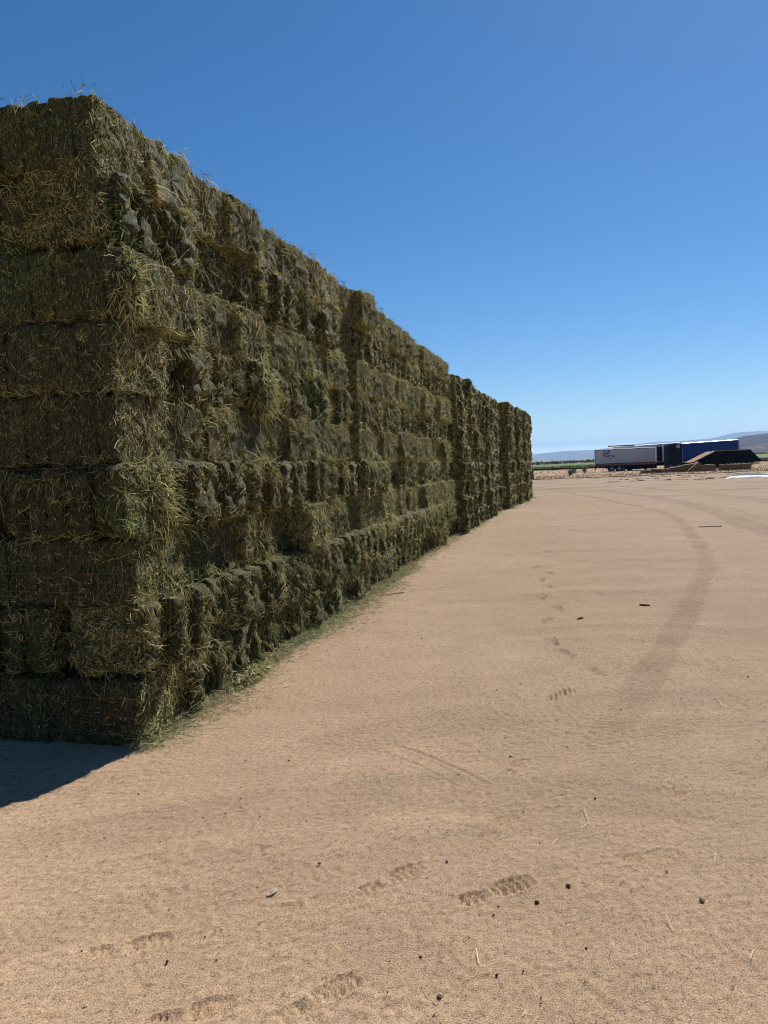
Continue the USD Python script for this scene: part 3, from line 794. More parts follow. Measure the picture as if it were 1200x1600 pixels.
def build_stack():
    prev = -1
    for r in range(9):
        z = r * PITCH_Z
        row = ROWS[r]
        along_end = r != 1 and r != 7
        s = 0.0
        if along_end:
            cls = STRUNG[0 if r == 0 else 1] if r in (0, 2) else TIGHT[r % 2] if r != 3 else NEAR_SIDE[3]
            for k in range(2):
                put_bale(cls if k == 0 else TIGHT[(r + k) % 2], CORNER_S[r] + W / 2, CORNER_O[r] - L / 2 - k * (L + 0.04), z, ANG_OUT + R_ST.normal(0, 0.012), (R_ST.normal(0, 0.008), R_ST.normal(0, 0.012)),
                         f'corner hay bale lying along the shaded end, {row}' if k == 0 else f'hay bale of the {row}, second inward on the shaded end', 'hay bales of the shaded end')
            s = W + 0.02
        else:
            for k in range(2):
                put_bale(NEAR_SIDE[(r + k) % 5], CORNER_S[r] + W / 2 + 0.02, -W - 0.06 - L / 2 - k * (L + 0.04), z, ANG_OUT + R_ST.normal(0, 0.02), (0, 0),
                         f'hay bale of the {row}, {"second" if k == 0 else "third"} inward on the shaded end', 'hay bales of the shaded end')
        n = 0
        # near block: rows alternate between long sides and cut ends facing the road
        while True:
            endout = r in END_ROWS
            step = (W + R_ST.uniform(0.0, 0.05)) if endout else (L + R_ST.uniform(0.0, 0.08))
            if s + step > 13.35:
                break
            gap = 0.0
            bump = R_ST.normal(0, 0.035) + (R_ST.uniform(0.08, 0.16) if R_ST.random() < 0.10 else 0) - (R_ST.uniform(0.06, 0.12) if R_ST.random() < 0.12 else 0)
            if s < 0.7:
                bump = CORNER_O[r] * 0.4
            o = (ROW_O[r] if r < 2 else -0.05 + (ROW_O[r] + 0.05) * math.exp(-s / 4.0)) + bump + (0.10 * math.exp(-s / 1.2) if r in (3,) else 0)
            yaw = R_ST.normal(0, 0.03)
            tilt = (R_ST.normal(0, 0.012), R_ST.normal(0, 0.02))
            zz = z + R_ST.uniform(0, 0.015)
            n += 1
            where = f'{ORD[n - 1]} from the near corner'
            if endout:
                while True:
                    k = int(R_ST.integers(len(END_BALES)))
                    if k != prev:
                        break
                prev = k
                put_bale(END_BALES[k], s + step / 2, o - L / 2, zz, ANG_OUT + yaw, tilt, f'hay bale in the {row}, cut end out, {where}', 'hay bales with cut ends out in the near block')
            else:
                while True:
                    k = int(R_ST.integers(len(NEAR_SIDE)))
                    if k != prev:
                        break
                prev = k
                put_bale(NEAR_SIDE[k] if s < 4.5 else MID_SIDE[k % 4], s + step / 2, o - W / 2, zz, ANG_AL + yaw, tilt, f'lengthwise hay bale in the {row}, {where}', 'hay bales lying lengthwise in the near block')
            s += step
        # farther blocks, each standing a little farther out
        for name, s0, s1, o0, turn, cnt in (('second block', 13.5, 18.2, 0.10, 0.0, 4), ('third block', 18.35, 22.4, 0.20, 0.01, 3), ('last block', 22.7, 31.4, 0.50, 0.04, 7)):
            stepl = (s1 - s0) / cnt
            for k in range(cnt):
                sm = s0 + stepl * (k + 0.5)
                extra = 0.12 if (name == 'last block' and k in (2, 4)) else 0.0
                o = o0 + (sm - s0) * turn + R_ST.normal(0, 0.035) + extra + (0.03 if r < 2 else -0.01)
                put_bale(FAR_BALES[int(R_ST.integers(4))], sm, o - W / 2, r * (PITCH_Z - 0.018) + R_ST.uniform(0, 0.02), ANG_AL - turn + R_ST.normal(0, 0.025), (R_ST.normal(0, 0.012), R_ST.normal(0, 0.015)),
                         f'{ORD[k]} hay bale along the {name}, {row}', f'hay bales of the {name}')
    # packed hay behind the outer bales
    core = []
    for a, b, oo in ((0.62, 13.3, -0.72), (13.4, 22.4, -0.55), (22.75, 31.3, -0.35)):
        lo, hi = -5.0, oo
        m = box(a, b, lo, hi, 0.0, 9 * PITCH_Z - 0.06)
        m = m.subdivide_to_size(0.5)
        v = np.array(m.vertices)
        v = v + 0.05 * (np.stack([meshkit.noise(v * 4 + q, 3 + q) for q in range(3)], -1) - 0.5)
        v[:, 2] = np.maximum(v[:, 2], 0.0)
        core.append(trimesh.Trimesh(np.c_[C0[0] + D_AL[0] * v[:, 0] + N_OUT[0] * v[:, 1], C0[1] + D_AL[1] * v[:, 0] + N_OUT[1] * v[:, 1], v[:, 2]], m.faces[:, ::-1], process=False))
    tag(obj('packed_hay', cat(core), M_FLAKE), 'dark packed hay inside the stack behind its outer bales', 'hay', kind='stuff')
    # hay shed along the foot of the wall
    rng = np.random.default_rng(77)
    n = 24000
    s = np.where(rng.random(n) < 0.6, rng.uniform(-0.05, 8, n), rng.uniform(0, 31, n))
    base = 0.03 + np.where(s > 22.6, 0.5 + (s - 22.7) * 0.04, np.where(s > 18.3, 0.2, np.where(s > 13.4, 0.1, 0.0)))
    spread = 0.5 + 1.0 * meshkit.noise(np.stack([s * 1.2, 0 * s, 0 * s], -1), 8)
    o = base - 0.05 + rng.exponential(0.085, n) * spread
    near_foot = np.clip(1 - (o - base) / 0.1, 0, 1)
    x, y = C0[0] + D_AL[0] * s + N_OUT[0] * o, C0[1] + D_AL[1] * s + N_OUT[1] * o
    zz = ground_z(x, y) + 0.010 + near_foot * rng.random(n) ** 2 * 0.06
    Dd = np.c_[rng.normal(0, 1, n), rng.normal(0, 1, n), rng.normal(0.05, 0.22, n)]
    m = ribbons(np.c_[x, y, zz], Dd, np.tile([0, 0, 1.0], (n, 1)), rng.gamma(3, 0.014, n) + 0.015, np.clip(0.0030 + 0.0003 * s, 0, 0.009), rng)
    tag(obj('hay_litter', m, M_LITTER), 'fringe of shed green hay along the foot of the stack', 'hay litter', kind='stuff')



def loose_clump(s, o, z, wide, tall, out, n, seed, label):
    """loose hay pulled out of the wall: a matted lump bristling with stems"""
    rng = np.random.default_rng(seed)
    p = C0 + D_AL * s + N_OUT * o
    t = xform('loose_hay', mat4((p[0], p[1], z - tall / 2), ANG_AL))
    tag(t, label, 'loose hay')
    m = trimesh.creation.icosphere(4, 1.0)
    v = np.array(m.vertices)
    v = v * (1 + 0.9 * (meshkit.fbm(v * 1.6 + seed, 3, seed) - 0.5) + 0.5 * (meshkit.fbm(v * 5.5 + seed, 3, seed + 1) - 0.5))[:, None]
    v = v * np.array([wide * 0.5, out * 0.55, tall * 0.46])
    m = trimesh.Trimesh(v, m.faces, process=False)
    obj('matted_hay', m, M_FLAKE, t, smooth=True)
    fn, tri = m.face_normals, m.triangles
    w = m.area_faces * np.where(fn[:, 1] < 0.3, 1.0, 0.05)
    f = rng.choice(len(w), n, p=w / w.sum())
    P, N = tri[f].mean(1) + rng.normal(0, 0.006, (n, 3)), fn[f]
    T = np.cross(N, rng.normal(size=(n, 3)) + [0.0, 0.9, 0.0])
    T /= np.maximum(np.linalg.norm(T, axis=1, keepdims=True), 1e-6)
    D = T + N * np.abs(rng.normal(0.35, 0.35, n))[:, None] + np.array([0, 0, -0.25])
    ln = rng.gamma(3, 0.0105, n) + 0.014
    lg = rng.random(n) < 0.1
    ln[lg] *= 2.2
    tag(obj('loose_stems', ribbons(P, D, N, np.minimum(ln, 0.2), rng.uniform(0.0028, 0.0056, n), rng, droop=rng.uniform(0.0, 0.5, n)), M_STRAW, t), kind='stuff')


build_stack()
for _k, (_s, _o, _z, _w, _t, _out, _n, _l) in enumerate((
        (0.34, -0.02, 1.78, 0.30, 0.42, 0.18, 2800, 'large matted lump of loose hay bulging at the near corner above the third row'),
        (0.08, 0.05, 2.98, 0.20, 0.36, 0.16, 1300, 'pale lump of loose hay at the corner, third row from the top'),
        (2.2, -0.04, 2.60, 0.42, 0.46, 0.24, 2400, 'loose hay bulging from the middle row, two bales beyond the corner'),
        (1.5, 0.04, 0.10, 0.7, 0.13, 0.18, 2200, 'low heap of shed hay at the foot of the stack past the near corner'))):
    loose_clump(_s, _o, _z, _w, _t, _out, _n, 300 + _k, _l)

# ------------------------------------------------------------------ vehicles in the distance
def wheel(parent, x, y, z, r=0.5, w=0.28):
    t = trimesh.creation.cylinder(radius=r, height=w, sections=24)
    t.apply_transform(trimesh.transformations.rotation_matrix(math.pi / 2, [1, 0, 0]))
    t.apply_translation([x, y, z])
    p = obj('wheel', t, M_RUBBER, parent, smooth=35)
    h = trimesh.creation.cylinder(radius=r * 0.5, height=w + 0.03, sections=16)
    h.apply_transform(trimesh.transformations.rotation_matrix(math.pi / 2, [1, 0, 0]))
    h.apply_translation([x, y, z])
    obj('hub', h, M_HUB, p, smooth=35)


def van_body(length, width, z0, z1, bevel=0.16):
    prof = [(-width / 2, z0), (width / 2, z0), (width / 2, z1 - bevel * 0.7), (width / 2 - bevel, z1), (-width / 2 + bevel, z1), (-width / 2, z1 - bevel * 0.7)]
    return prism_yz(prof, 0, length)


def white_trailer():
    # origin at the left rear corner on the near side's ground, x along the side to the right
    t = xform('white_trailer', mat4((34.07, 117.8, -0.5), math.radians(-13.5)))
    tag(t, 'short white box trailer with black lettering, red lower rail and dark wheels', 'trailer')
    Lb, z0, z1 = 9.1, 1.38, 3.66
    body = van_body(Lb, 2.5, z0, z1, 0.10)
    body.apply_translation([0, 1.25, 0])
    obj('body', body, M_WHITE, t)
    obj('top_rail', box(0.0, Lb, -0.03, 0.02, z1 - 0.16, z1 - 0.05), M_DARKRAIL, t)
    for k, xx in enumerate(np.linspace(1.22, Lb - 1.22, 7)):
        obj('side_seam', box(xx - 0.012, xx + 0.012, -0.012, 0.01, z0 + 0.02, z1 - 0.18), M_GREY, t)
    obj('corner_post', box(-0.03, 0.09, -0.035, 0.06, z0 - 0.1, z1 - 0.03), M_GREY, t)
    obj('front_post', box(Lb - 0.02, Lb + 0.17, -0.05, 0.25, z0 - 0.15, z1 - 0.02), M_BRIGHT, t)
    rail = obj('lower_rail', box(0.0, Lb + 0.1, -0.045, 2.545, 0.97, z0 - 0.003), M_RED, t)
    for xx in np.linspace(0.5, Lb - 0.4, 14):
        obj('marker_light', box(xx - 0.05, xx + 0.05, -0.06, -0.044, 1.12, 1.19), M_REFLECT, rail)
    # black lettering: tall U, small raised s, tall F, leaning forward
    shear = np.eye(4); shear[0, 2] = 0.12
    x = 1.15
    for ch, hh, zz in (('U', 0.62, 2.86), ('s', 0.52, 2.74), ('F', 0.60, 2.88)):
        lm = meshkit.text_mesh(ch, hh, 0.012, bold=ch != 's')
        v = np.array(lm.vertices)
        v = np.c_[v[:, 0] - v[:, 0].min(), -0.004 - v[:, 2], v[:, 1]]
        wv = v[:, 0].max()
        v[:, 0] += 0.12 * v[:, 2]
        lm = trimesh.Trimesh(v + [x, 0, zz], lm.faces, process=False)
        obj('letter', lm, M_INK, t)
        x += wv * 0.98 - 0.02

    def swoosh(x0, x1, zl, zr, th, dip, material, nm):
        xs = np.linspace(0, 1, 24)
        mid = zl + (zr - zl) * xs + dip * np.sin(xs * 2 * np.pi)
        half = th * (0.55 + 0.45 * np.sin(xs * np.pi))
        lean = 0.18
        up = [(x0 + (x1 - x0) * a - lean * 0.5, m + h) for a, m, h in zip(xs, mid, half)]
        dn = [(x0 + (x1 - x0) * a + lean * 0.5, m - h) for a, m, h in zip(xs, mid, half)]
        obj(nm, prism_xz(up + dn[::-1], -0.014, -0.003), material, t)
    swoosh(1.15, 2.10, 2.66, 2.52, 0.10, 0.09, M_SWBLUE, 'logo_swoosh')
    swoosh(1.95, 3.0, 2.66, 2.50, 0.13, 0.07, M_SWBLUE, 'logo_swoosh')
    swoosh(1.2, 2.55, 2.52, 2.22, 0.13, 0.09, M_SWRED, 'logo_swoosh')
    for zz in (3.2, 2.75, 1.9):
        obj('marker_plate', box(0.16, 0.42, -0.016, -0.002, zz, zz + 0.09), M_GREY, t)
    for xx in (2.5, 3.65):
        for yy in (0.3, 2.2):
            wheel(t, xx, yy, 0.5)
    obj('axle_frame', box(1.6, 4.9, 0.45, 2.05, 0.55, 0.968), M_BLACK, t)
    obj('mud_flap', box(1.2, 1.26, 0.1, 0.6, 0.35, 0.968), M_BLACK, t)
    obj('landing_gear', cat([box(7.6, 7.75, 0.4, 0.55, 0.02, 0.968), box(7.6, 7.75, 1.95, 2.1, 0.02, 0.968), box(7.5, 7.85, 0.3, 0.65, 0.0, 0.06), box(7.5, 7.85, 1.85, 2.2, 0.0, 0.06)]), M_BLACK, t)
    obj('side_skirt', box(4.95, 9.3, 0.35, 0.42, 0.3, 0.968), M_BLACK, t)
    obj('rear_bumper', cat([box(0.02, 0.12, 0.2, 2.3, 0.45, 0.56), box(0.03, 0.11, 0.6, 0.7, 0.5, 0.968), box(0.03, 0.11, 1.8, 1.9, 0.5, 0.968)]), M_BLACK, t)


white_trailer()


def open_trailer():
    t = xform('open_sided_trailer', mat4((38.25, 120.8, -0.5), math.radians(-12.0), math.radians(-1.2)))
    tag(t, 'white box trailer behind the lettered one, dark side door open on pale crates', 'trailer')
    Lb, z0, z1 = 10.2, 1.25, 4.0
    d0, d1 = 6.36, 7.36
    obj('roof', prism_yz([(0, z1 - 0.16), (0, z1), (0.5, z1 + 0.05), (2.0, z1 + 0.05), (2.5, z1), (2.5, z1 - 0.16)], 0, Lb), M_WHITE_RAIL, t)
    obj('side_wall', box(0, d0, 0, 0.06, z0, z1 - 0.163), M_WHITE, t)
    obj('side_wall', box(d1, Lb - 0.4, 0, 0.06, z0, z1 - 0.163), M_BRIGHT, t)
    obj('door_header', box(d0, d1, 0.005, 0.055, z0 + 2.35, z1 - 0.163), M_WHITE, t)
    obj('back_wall', box(0, Lb, 2.44, 2.5, z0, z1 - 0.163), M_WHITE, t)
    obj('end_wall', box(0, 0.06, 0.062, 2.438, z0, z1 - 0.163), M_WHITE, t)
    obj('end_wall', box(Lb - 0.06, Lb, 0.062, 2.438, z0, z1 - 0.163), M_WHITE, t)
    obj('floor', box(0.0, Lb, -0.02, 2.52, z0 - 0.25, z0 - 0.003), M_RED, t)
    obj('door_lining', box(d0 + 0.02, d1 - 0.02, 0.75, 0.80, z0, z0 + 2.35), M_BLACK, t)
    for k in range(5):
        for j in range(2):
            obj('crate', box(d0 + 0.24 + 0.36 * j, d0 + 0.42 + 0.36 * j, 0.55, 0.74, z0 + 0.22 + 0.42 * k, z0 + 0.33 + 0.42 * k), M_TAN, t)
    obj('step', box(d0 + 0.05, d1 + 0.1, -0.6, -0.022, z0 - 0.14, z0 - 0.05), M_WHITE_RAIL, t)
    for xx in (1.2, 2.3):
        for yy in (0.3, 2.2):
            wheel(t, xx, yy, 0.5)
    obj('chassis', box(0.4, Lb - 0.4, 0.7, 1.8, 0.6, z0 - 0.253), M_BLACK, t)
    obj('landing_gear', cat([box(8.6, 8.75, 0.4, 0.55, 0.02, z0 - 0.253), box(8.6, 8.75, 1.95, 2.1, 0.02, z0 - 0.253)]), M_BLACK, t)
    r = trimesh.creation.capsule(radius=0.11, height=4.0, count=[10, 10])
    r.apply_transform(trimesh.transformations.rotation_matrix(math.pi / 2, [0, 1, 0]))
    v = np.array(r.vertices)
    v[:, 2] += 0.05 * (meshkit.noise(v * 3, 2) - 0.5)
    R = obj('rolled_tarp', trimesh.Trimesh(v, r.faces, process=False), M_DARKRAIL, '/World', smooth=True)
    UsdGeom.Xformable(R).AddTransformOp().Set(gf(mat4((39.2, 120.7, 3.66), math.radians(-12))))
    tag(R, 'dark rolled tarp lying on the roofs behind the lettered white trailer', 'tarp roll')


open_trailer()


def blue_trailer():
    t = xform('blue_trailer', mat4((46.1, 113.3, -0.5), math.radians(16), math.radians(-1.6)))
    tag(t, 'long blue box trailer with white roof edge and dark cooling unit at its left end', 'trailer')
    Lb, z0, z1 = 10.6, 1.2, 4.05
    body = van_body(Lb, 2.55, z0, z1 - 0.1, 0.06)
    body.apply_translation([0, 1.275, 0])
    obj('body', body, M_BLUE, t)
    obj('roof', prism_yz([(-0.03, z1 - 0.16), (-0.03, z1 - 0.097), (0.4, z1 - 0.01), (2.15, z1 - 0.01), (2.58, z1 - 0.097), (2.58, z1 - 0.16)], -0.02, Lb + 0.02), M_WHITE_RAIL, t)
    for xx in np.linspace(1.18, Lb - 1.18, 8):
        obj('side_seam', box(xx - 0.015, xx + 0.015, -0.014, 0.01, z0 + 0.05, z1 - 0.18), M_BLUE, t)
    obj('rear_post', box(Lb - 0.02, Lb + 0.22, -0.03, 2.58, z0 - 0.1, z1 - 0.17), M_GREY, t)
    obj('front_post', box(-0.02, 0.14, -0.035, 0.05, z0, z1 - 0.17), M_GREY, t)
    obj('lower_rail', box(0, Lb, -0.03, 2.58, z0 - 0.2, z0 - 0.003), M_GREY, t)
    unit = obj('cooling_unit', box(-0.75, -0.022, 0.2, 2.35, 1.35, z1 - 0.25), M_NAVY, t)
    for zz in np.arange(1.6, 3.4, 0.25):
        obj('louvre', box(-0.79, -0.75, 0.35, 2.2, zz, zz + 0.12), M_BLACK, unit)
    obj('hatch', box(-0.80, -0.752, 1.0, 1.6, 3.35, 3.7), M_GREY, unit)
    obj('unit_side_panel', box(-0.7, -0.1, 0.17, 0.198, 1.5, z1 - 0.4), M_NAVY, unit)
    obj('fuel_tank', box(1.0, 2.6, 0.15, 0.9, 0.45, z0 - 0.203), M_NAVY, t)
    obj('landing_gear', cat([box(0.5, 0.66, 0.4, 0.56, 0.1, z0 - 0.203), box(0.5, 0.66, 1.95, 2.1, 0.1, z0 - 0.203)]), M_BLACK, t)
    obj('chassis', box(0.5, Lb - 0.3, 0.8, 1.7, 0.65, z0 - 0.203), M_BLACK, t)
    for xx in (8.0, 9.2):
        for yy in (0.3, 2.25):
            wheel(t, xx, yy, 0.42)
    # the dark bulkhead standing left of the nose
    b = xform('dark_tractor_unit', mat4((43.55, 112.2, -0.5), math.radians(-6)))
    tag(b, 'dark navy tractor cab parked against the left end of the blue trailer', 'truck cab')
    obj('cab', prism_xz([(0, 0.9), (2.05, 0.9), (2.05, 4.0), (0.25, 4.02), (0.0, 3.7)], 0, 2.4), M_NAVY, b)
    obj('door', box(0.35, 1.2, -0.03, -0.003, 1.1, 2.6), M_NAVY, b)
    obj('side_window', box(0.4, 1.15, -0.035, -0.003, 2.65, 3.2), M_BLACK, b)
    obj('vent_panel', box(1.25, 1.75, -0.03, -0.003, 3.3, 3.8), M_GREY, b)
    obj('exhaust_stack', rod((1.9, -0.12, 1.2), (1.9, -0.12, 4.1), 0.07), M_BLACK, b)
    obj('mirror', box(-0.12, 0.02, -0.28, -0.12, 2.7, 3.3), M_NAVY, b)
    for xx in (0.5, 1.75):
        for yy in (0.25, 2.15):
            wheel(b, xx, yy, 0.5)


blue_trailer()


def dump_trailer():
    t = xform('bottom_dump_trailer', mat4((45.8, 98.6, -0.62), math.radians(6)))
    tag(t, 'black bottom-dump trailer with sloped ends and a tan left end plate', 'trailer')
    w = 2.4
    side = [(-4.35, 1.28), (-1.25, 2.62), (3.75, 2.62), (5.35, 1.12), (5.05, 1.0), (-4.1, 1.0)]
    inner = [(x, z) for x, z in side]
    for y0, y1 in ((0.0, 0.06), (w - 0.06, w)):
        obj('side_wall', prism_xz(side, y0, y1), M_BLACK, t)
    L0, L1 = np.array([-4.35, 1.28]), np.array([-1.25, 2.62])
    nn = np.array([-(L1 - L0)[1], (L1 - L0)[0]]) / np.linalg.norm(L1 - L0)
    obj('front_slope_plate', prism_xz([tuple(L0 + nn * 0.0), tuple(L1), tuple(L1 - nn * 0.06), tuple(L0 - nn * 0.06)], 0.063, w - 0.063), M_TAN, t, )
    obj('slope_rim', prism_xz([tuple(L0 + nn * 0.10), tuple(L1 + nn * 0.10), tuple(L1 + nn * 0.003), tuple(L0 + nn * 0.003)], -0.04, 0.62), M_TAN, t)
    obj('rear_slope_plate', prism_xz([(3.75, 2.62), (5.35, 1.12), (5.30, 1.08), (3.70, 2.58)], 0.063, w - 0.063), M_BLACK, t)
    obj('top_rim', box(-1.25, 3.78, -0.05, 0.09, 2.623, 2.74), M_RIM, t)
    obj('top_rim', box(-1.25, 3.78, w - 0.09, w + 0.05, 2.623, 2.74), M_RIM, t)
    for xx in np.linspace(-2.9, 4.1, 10):
        zt = min(2.6, 1.28 + (xx + 4.35) * 0.432) - 0.08
        if xx > 3.75:
            zt = 2.2
        obj('side_rib', box(xx - 0.05, xx + 0.05, -0.09, -0.003, 1.02, zt), M_BLACK, t)
    obj('hopper', prism_yz([(0.07, 0.998), (w - 0.07, 0.998), (w - 0.7, 0.35), (0.7, 0.35)], -2.4, 2.6), M_BLACK, t)
    obj('frame_rail', box(-4.0, 3.3, -0.06, 0.16, 0.80, 0.997), M_BLACK, t)
    obj('axle_frame', box(-3.9, 3.1, 0.3, 2.1, 0.5, 0.795), M_BLACK, t)
    for xx in (-3.1, -1.9, 0.9, 2.1):
        for yy in (0.25, 2.15):
            wheel(t, xx, yy, 0.48)
    obj('support_leg', cat([box(2.95, 3.1, 0.1, 0.25, 0.05, 0.795), box(2.8, 3.25, 0.02, 0.33, 0.0, 0.06)]), M_BLACK, t)
    obj('hitch', rod((5.2, 1.2, 1.1), (5.75, 1.2, 1.2), 0.09), M_WHITE_RAIL, t)
    for k in range(5):
        obj('side_marker', box(0.2 + 0.55 * k, 0.42 + 0.55 * k, -0.075, -0.062, 0.93, 0.98), M_REFLECT, t)


dump_trailer()


def lump(name, dims, loc, rz, seed, label, category, group=None, warp=0.12, taper=None, material=M_OLDHAY):
    m = trimesh.creation.box(dims).subdivide_to_size(min(dims) / 5)
    v = np.array(m.vertices)
    u = v / (np.array(dims) / 2)
    rr = np.linalg.norm(np.abs(u) ** 6, axis=1) ** (1 / 6)
    v = v / np.maximum(rr, 1.0)[:, None] ** 0.6
    v[:, 2] += dims[2] / 2
    if taper is not None:
        v = taper(v, dims)
    n = np.stack([meshkit.fbm(v * 2.2 / min(dims) + seed * 5 + k, 4, seed + k) for k in range(3)], -1) - 0.5
    v = v + n * warp * min(dims) * 2
    v[:, 2] = np.maximum(v[:, 2], -0.02)
    p = obj(name, trimesh.Trimesh(v, m.faces, process=False), material, smooth=40)
    UsdGeom.Xformable(p).AddTransformOp().Set(gf(mat4(loc, rz)))
    return tag(p, label, category, group)


def _slant(v, d):
    v = v.copy()
    v[:, 2] *= 0.55 + 0.5 * (v[:, 0] / d[0] + 0.5)
    return v


def _pyramid(v, d):
    v = v.copy()
    k = 1 - np.abs(v[:, 0]) / d[0] * 1.7
    v[:, 2] *= np.clip(k, 0.12, 1)
    return v


lump('old_hay_bale', (3.1, 1.2, 1.02), (36.0, 89.0, -0.42), math.radians(-12), 1, 'long brown weathered bale slumped at its left end, beside the pyramid heap', 'hay bale', taper=_slant)
lump('broken_hay_heap', (2.5, 1.5, 1.25), (37.6, 88.0, -0.42), math.radians(-8), 2, 'pyramid-shaped heap of broken brown hay under the dump trailer end', 'hay heap', taper=_pyramid)
lump('old_hay_bale', (1.05, 1.1, 0.82), (39.2, 88.2, -0.42), 0.1, 3, 'small rounded brown bale between the pyramid heap and the longest brown bale', 'hay bale')
lump('old_hay_bale', (3.5, 1.2, 0.78), (42.4, 88.6, -0.42), math.radians(2), 4, 'longest low brown bale, lying in front of the dump trailer wheels', 'hay bale')
_rb = np.random.default_rng(8)
for k, (xx, yy, ss) in enumerate(((33.3, 89.5, 0.55), (32.8, 90.5, 0.4), (34.0, 88.7, 0.5), (32.0, 90.2, 0.35))):
    lump('hay_chunk', (ss * 2.2, ss * 1.3, ss), (xx, yy, -0.40), _rb.uniform(-0.5, 0.5), 20 + k, ('largest loose brown hay chunk left of the slumped bale', 'loose brown hay chunk behind the others left of the slumped bale', 'loose brown hay chunk touching the slumped bale', 'leftmost and smallest loose brown hay chunk')[k], 'hay chunk', warp=0.18)


def tarp():
    t = xform('crumpled_tarp', mat4((25.4, 50.4, -0.06), math.radians(12)))
    tag(t, 'crumpled white and grey tarp lying on the sand in front of the dump trailer', 'tarp')
    def cloth(x0, x1, y0, y1, hfun, material, nm, seed):
        nx, ny = 60, 24
        X, Y = np.meshgrid(np.linspace(x0, x1, nx), np.linspace(y0, y1, ny))
        p = np.stack([X, Y, 0 * X], -1)
        Z = hfun(X, Y) + 0.10 * np.abs(meshkit.fbm(p * 2.4, 4, seed) - 0.5) + 0.03
        X = X + 0.3 * (meshkit.noise(p * 0.9, seed + 1) - 0.5)
        Y = Y + 0.5 * (meshkit.noise(p * 0.8, seed + 2) - 0.5)
        edge = np.minimum(np.minimum((X - x0), (x1 - X)) / 0.3, np.minimum((Y - y0), (y1 - Y)) / 0.3).clip(0, 1)
        Z = np.maximum(Z, 0.015) * (0.2 + 0.8 * edge)
        idx = np.arange(nx * ny).reshape(ny, nx)
        a = np.stack([idx[:-1, :-1], idx[:-1, 1:], idx[1:, 1:], idx[1:, :-1]], -1).reshape(-1, 4)
        V = np.stack([X, Y, Z], -1).reshape(-1, 3)
        V2 = V - [0, 0, 0.006]
        F = np.vstack([a[:, [0, 1, 2]], a[:, [0, 2, 3]]])
        obj(nm, trimesh.Trimesh(np.vstack([V, V2]), np.vstack([F, F[:, ::-1] + len(V)]), process=False), material, t, smooth=60)
    cloth(-2.2, 3.6, -0.5, 0.5, lambda X, Y: 0.03 + 0.10 * np.exp(-((Y + 0.35) / 0.2) ** 2), M_TARPW, 'white_sheet', 3)
    cloth(-1.6, 2.6, -0.2, 1.6, lambda X, Y: 0.08 + 0.20 * np.exp(-((X - 0.4) / 0.9) ** 2 - ((Y - 1.0) / 0.7) ** 2), M_TARPG, 'grey_sheet', 9)
    cloth(1.6, 4.2, 0.3, 1.8, lambda X, Y: 0.12 + 0 * X, M_TARPW, 'white_fold', 15)


tarp()


def weed(x, y, w, h, seed, label, n=260):
    rng = np.random.default_rng(seed)
    t = xform('weed', mat4((x, y, float(ground_z(x, y)) + 0.05)))
    tag(t, label, 'weed')
    q = rng.normal(size=(n, 3)) * [w * 0.35, w * 0.35, h * 0.26] + [0, 0, h * 0.5]
    q[:, 2] = np.clip(q[:, 2], 0.05, h * 1.1)
    obj('leaves', ribbons(q, rng.normal(size=(n, 3)) + [0, 0, 0.8], rng.normal(size=(n, 3)), rng.uniform(0.08, 0.2, n), rng.uniform(0.04, 0.09, n), rng), M_WEED, t)
    obj('stalk', cat([rod((0, 0, 0), (rng.normal(0, w * 0.25), rng.normal(0, w * 0.25), h * 0.8), 0.012, 5) for _ in range(6)]), M_STICK, t)


weed(25.9, 101.5, 0.6, 0.85, 1, 'grey-green upright weed in the dry grass, nearer the hay stack')
weed(31.0, 113.0, 0.55, 1.3, 2, 'tall thin weed in the dry grass left of the white trailer')
weed(30.2, 116.0, 0.5, 0.7, 3, 'short weed at the field edge beside the tall thin weed')
weed(22.2, 122.0, 0.9, 0.4, 4, 'low green weed cushion at the end of the hay stack')
weed(26.3, 133.0, 1.0, 0.45, 5, 'second low green weed cushion in front of the green field')
weed(60.5, 122.0, 1.6, 0.7, 6, 'wide low shrub right of the dump trailer hitch')
weed(63.5, 126.0, 1.5, 0.6, 7, 'low shrub at the right edge of the view by the green field')

# clods of earth in low broken lines across the far yard
def clod_lines():
    rng = np.random.default_rng(6)
    ms = []
    for (x0, y0), (x1, y1), n in (((16.0, 52.5), (22.5, 50.5), 150), ((19, 59), (31, 57.0), 110), ((24, 66), (33, 62), 120), ((25.5, 47.5), (31, 46.0), 90), ((28, 45.2), (34, 43.6), 60), ((17, 71), (28, 69), 130), ((30, 72), (44, 70), 130)):
        t = rng.random(n) ** 1.0
        keep = meshkit.noise(np.stack([t * 14, 0 * t + n, 0 * t], -1), 3) > 0.42
        for a in t[keep]:
            s = rng.gamma(1.6, 0.022) + 0.015
            m = trimesh.creation.icosphere(1, s)
            v = np.array(m.vertices) * [1.6, 1.1, 0.5]
            v *= 1 + 0.5 * (meshkit.noise(v * 14 + rng.uniform(0, 9, 3), 5) - 0.5)[:, None]
            x, y = x0 + (x1 - x0) * a + rng.normal(0, 0.08), y0 + (y1 - y0) * a + rng.normal(0, 0.22)
            ms.append(trimesh.Trimesh(v + [x, y, float(ground_z(x, y)) + s * 0.2], m.faces, process=False))
    tag(obj('earth_clods', cat(ms), M_SOILCLOD), 'broken lines of earth clods across the far yard', 'clods', kind='stuff')


M_SOILCLOD = plain('soil_clods', (0.22, 0.155, 0.105), 0.95, vary=0.3, scale=9, bump=0.3)
clod_lines()

# ------------------------------------------------------------------ small things lying on the sand
R_SM = np.random.default_rng(99)


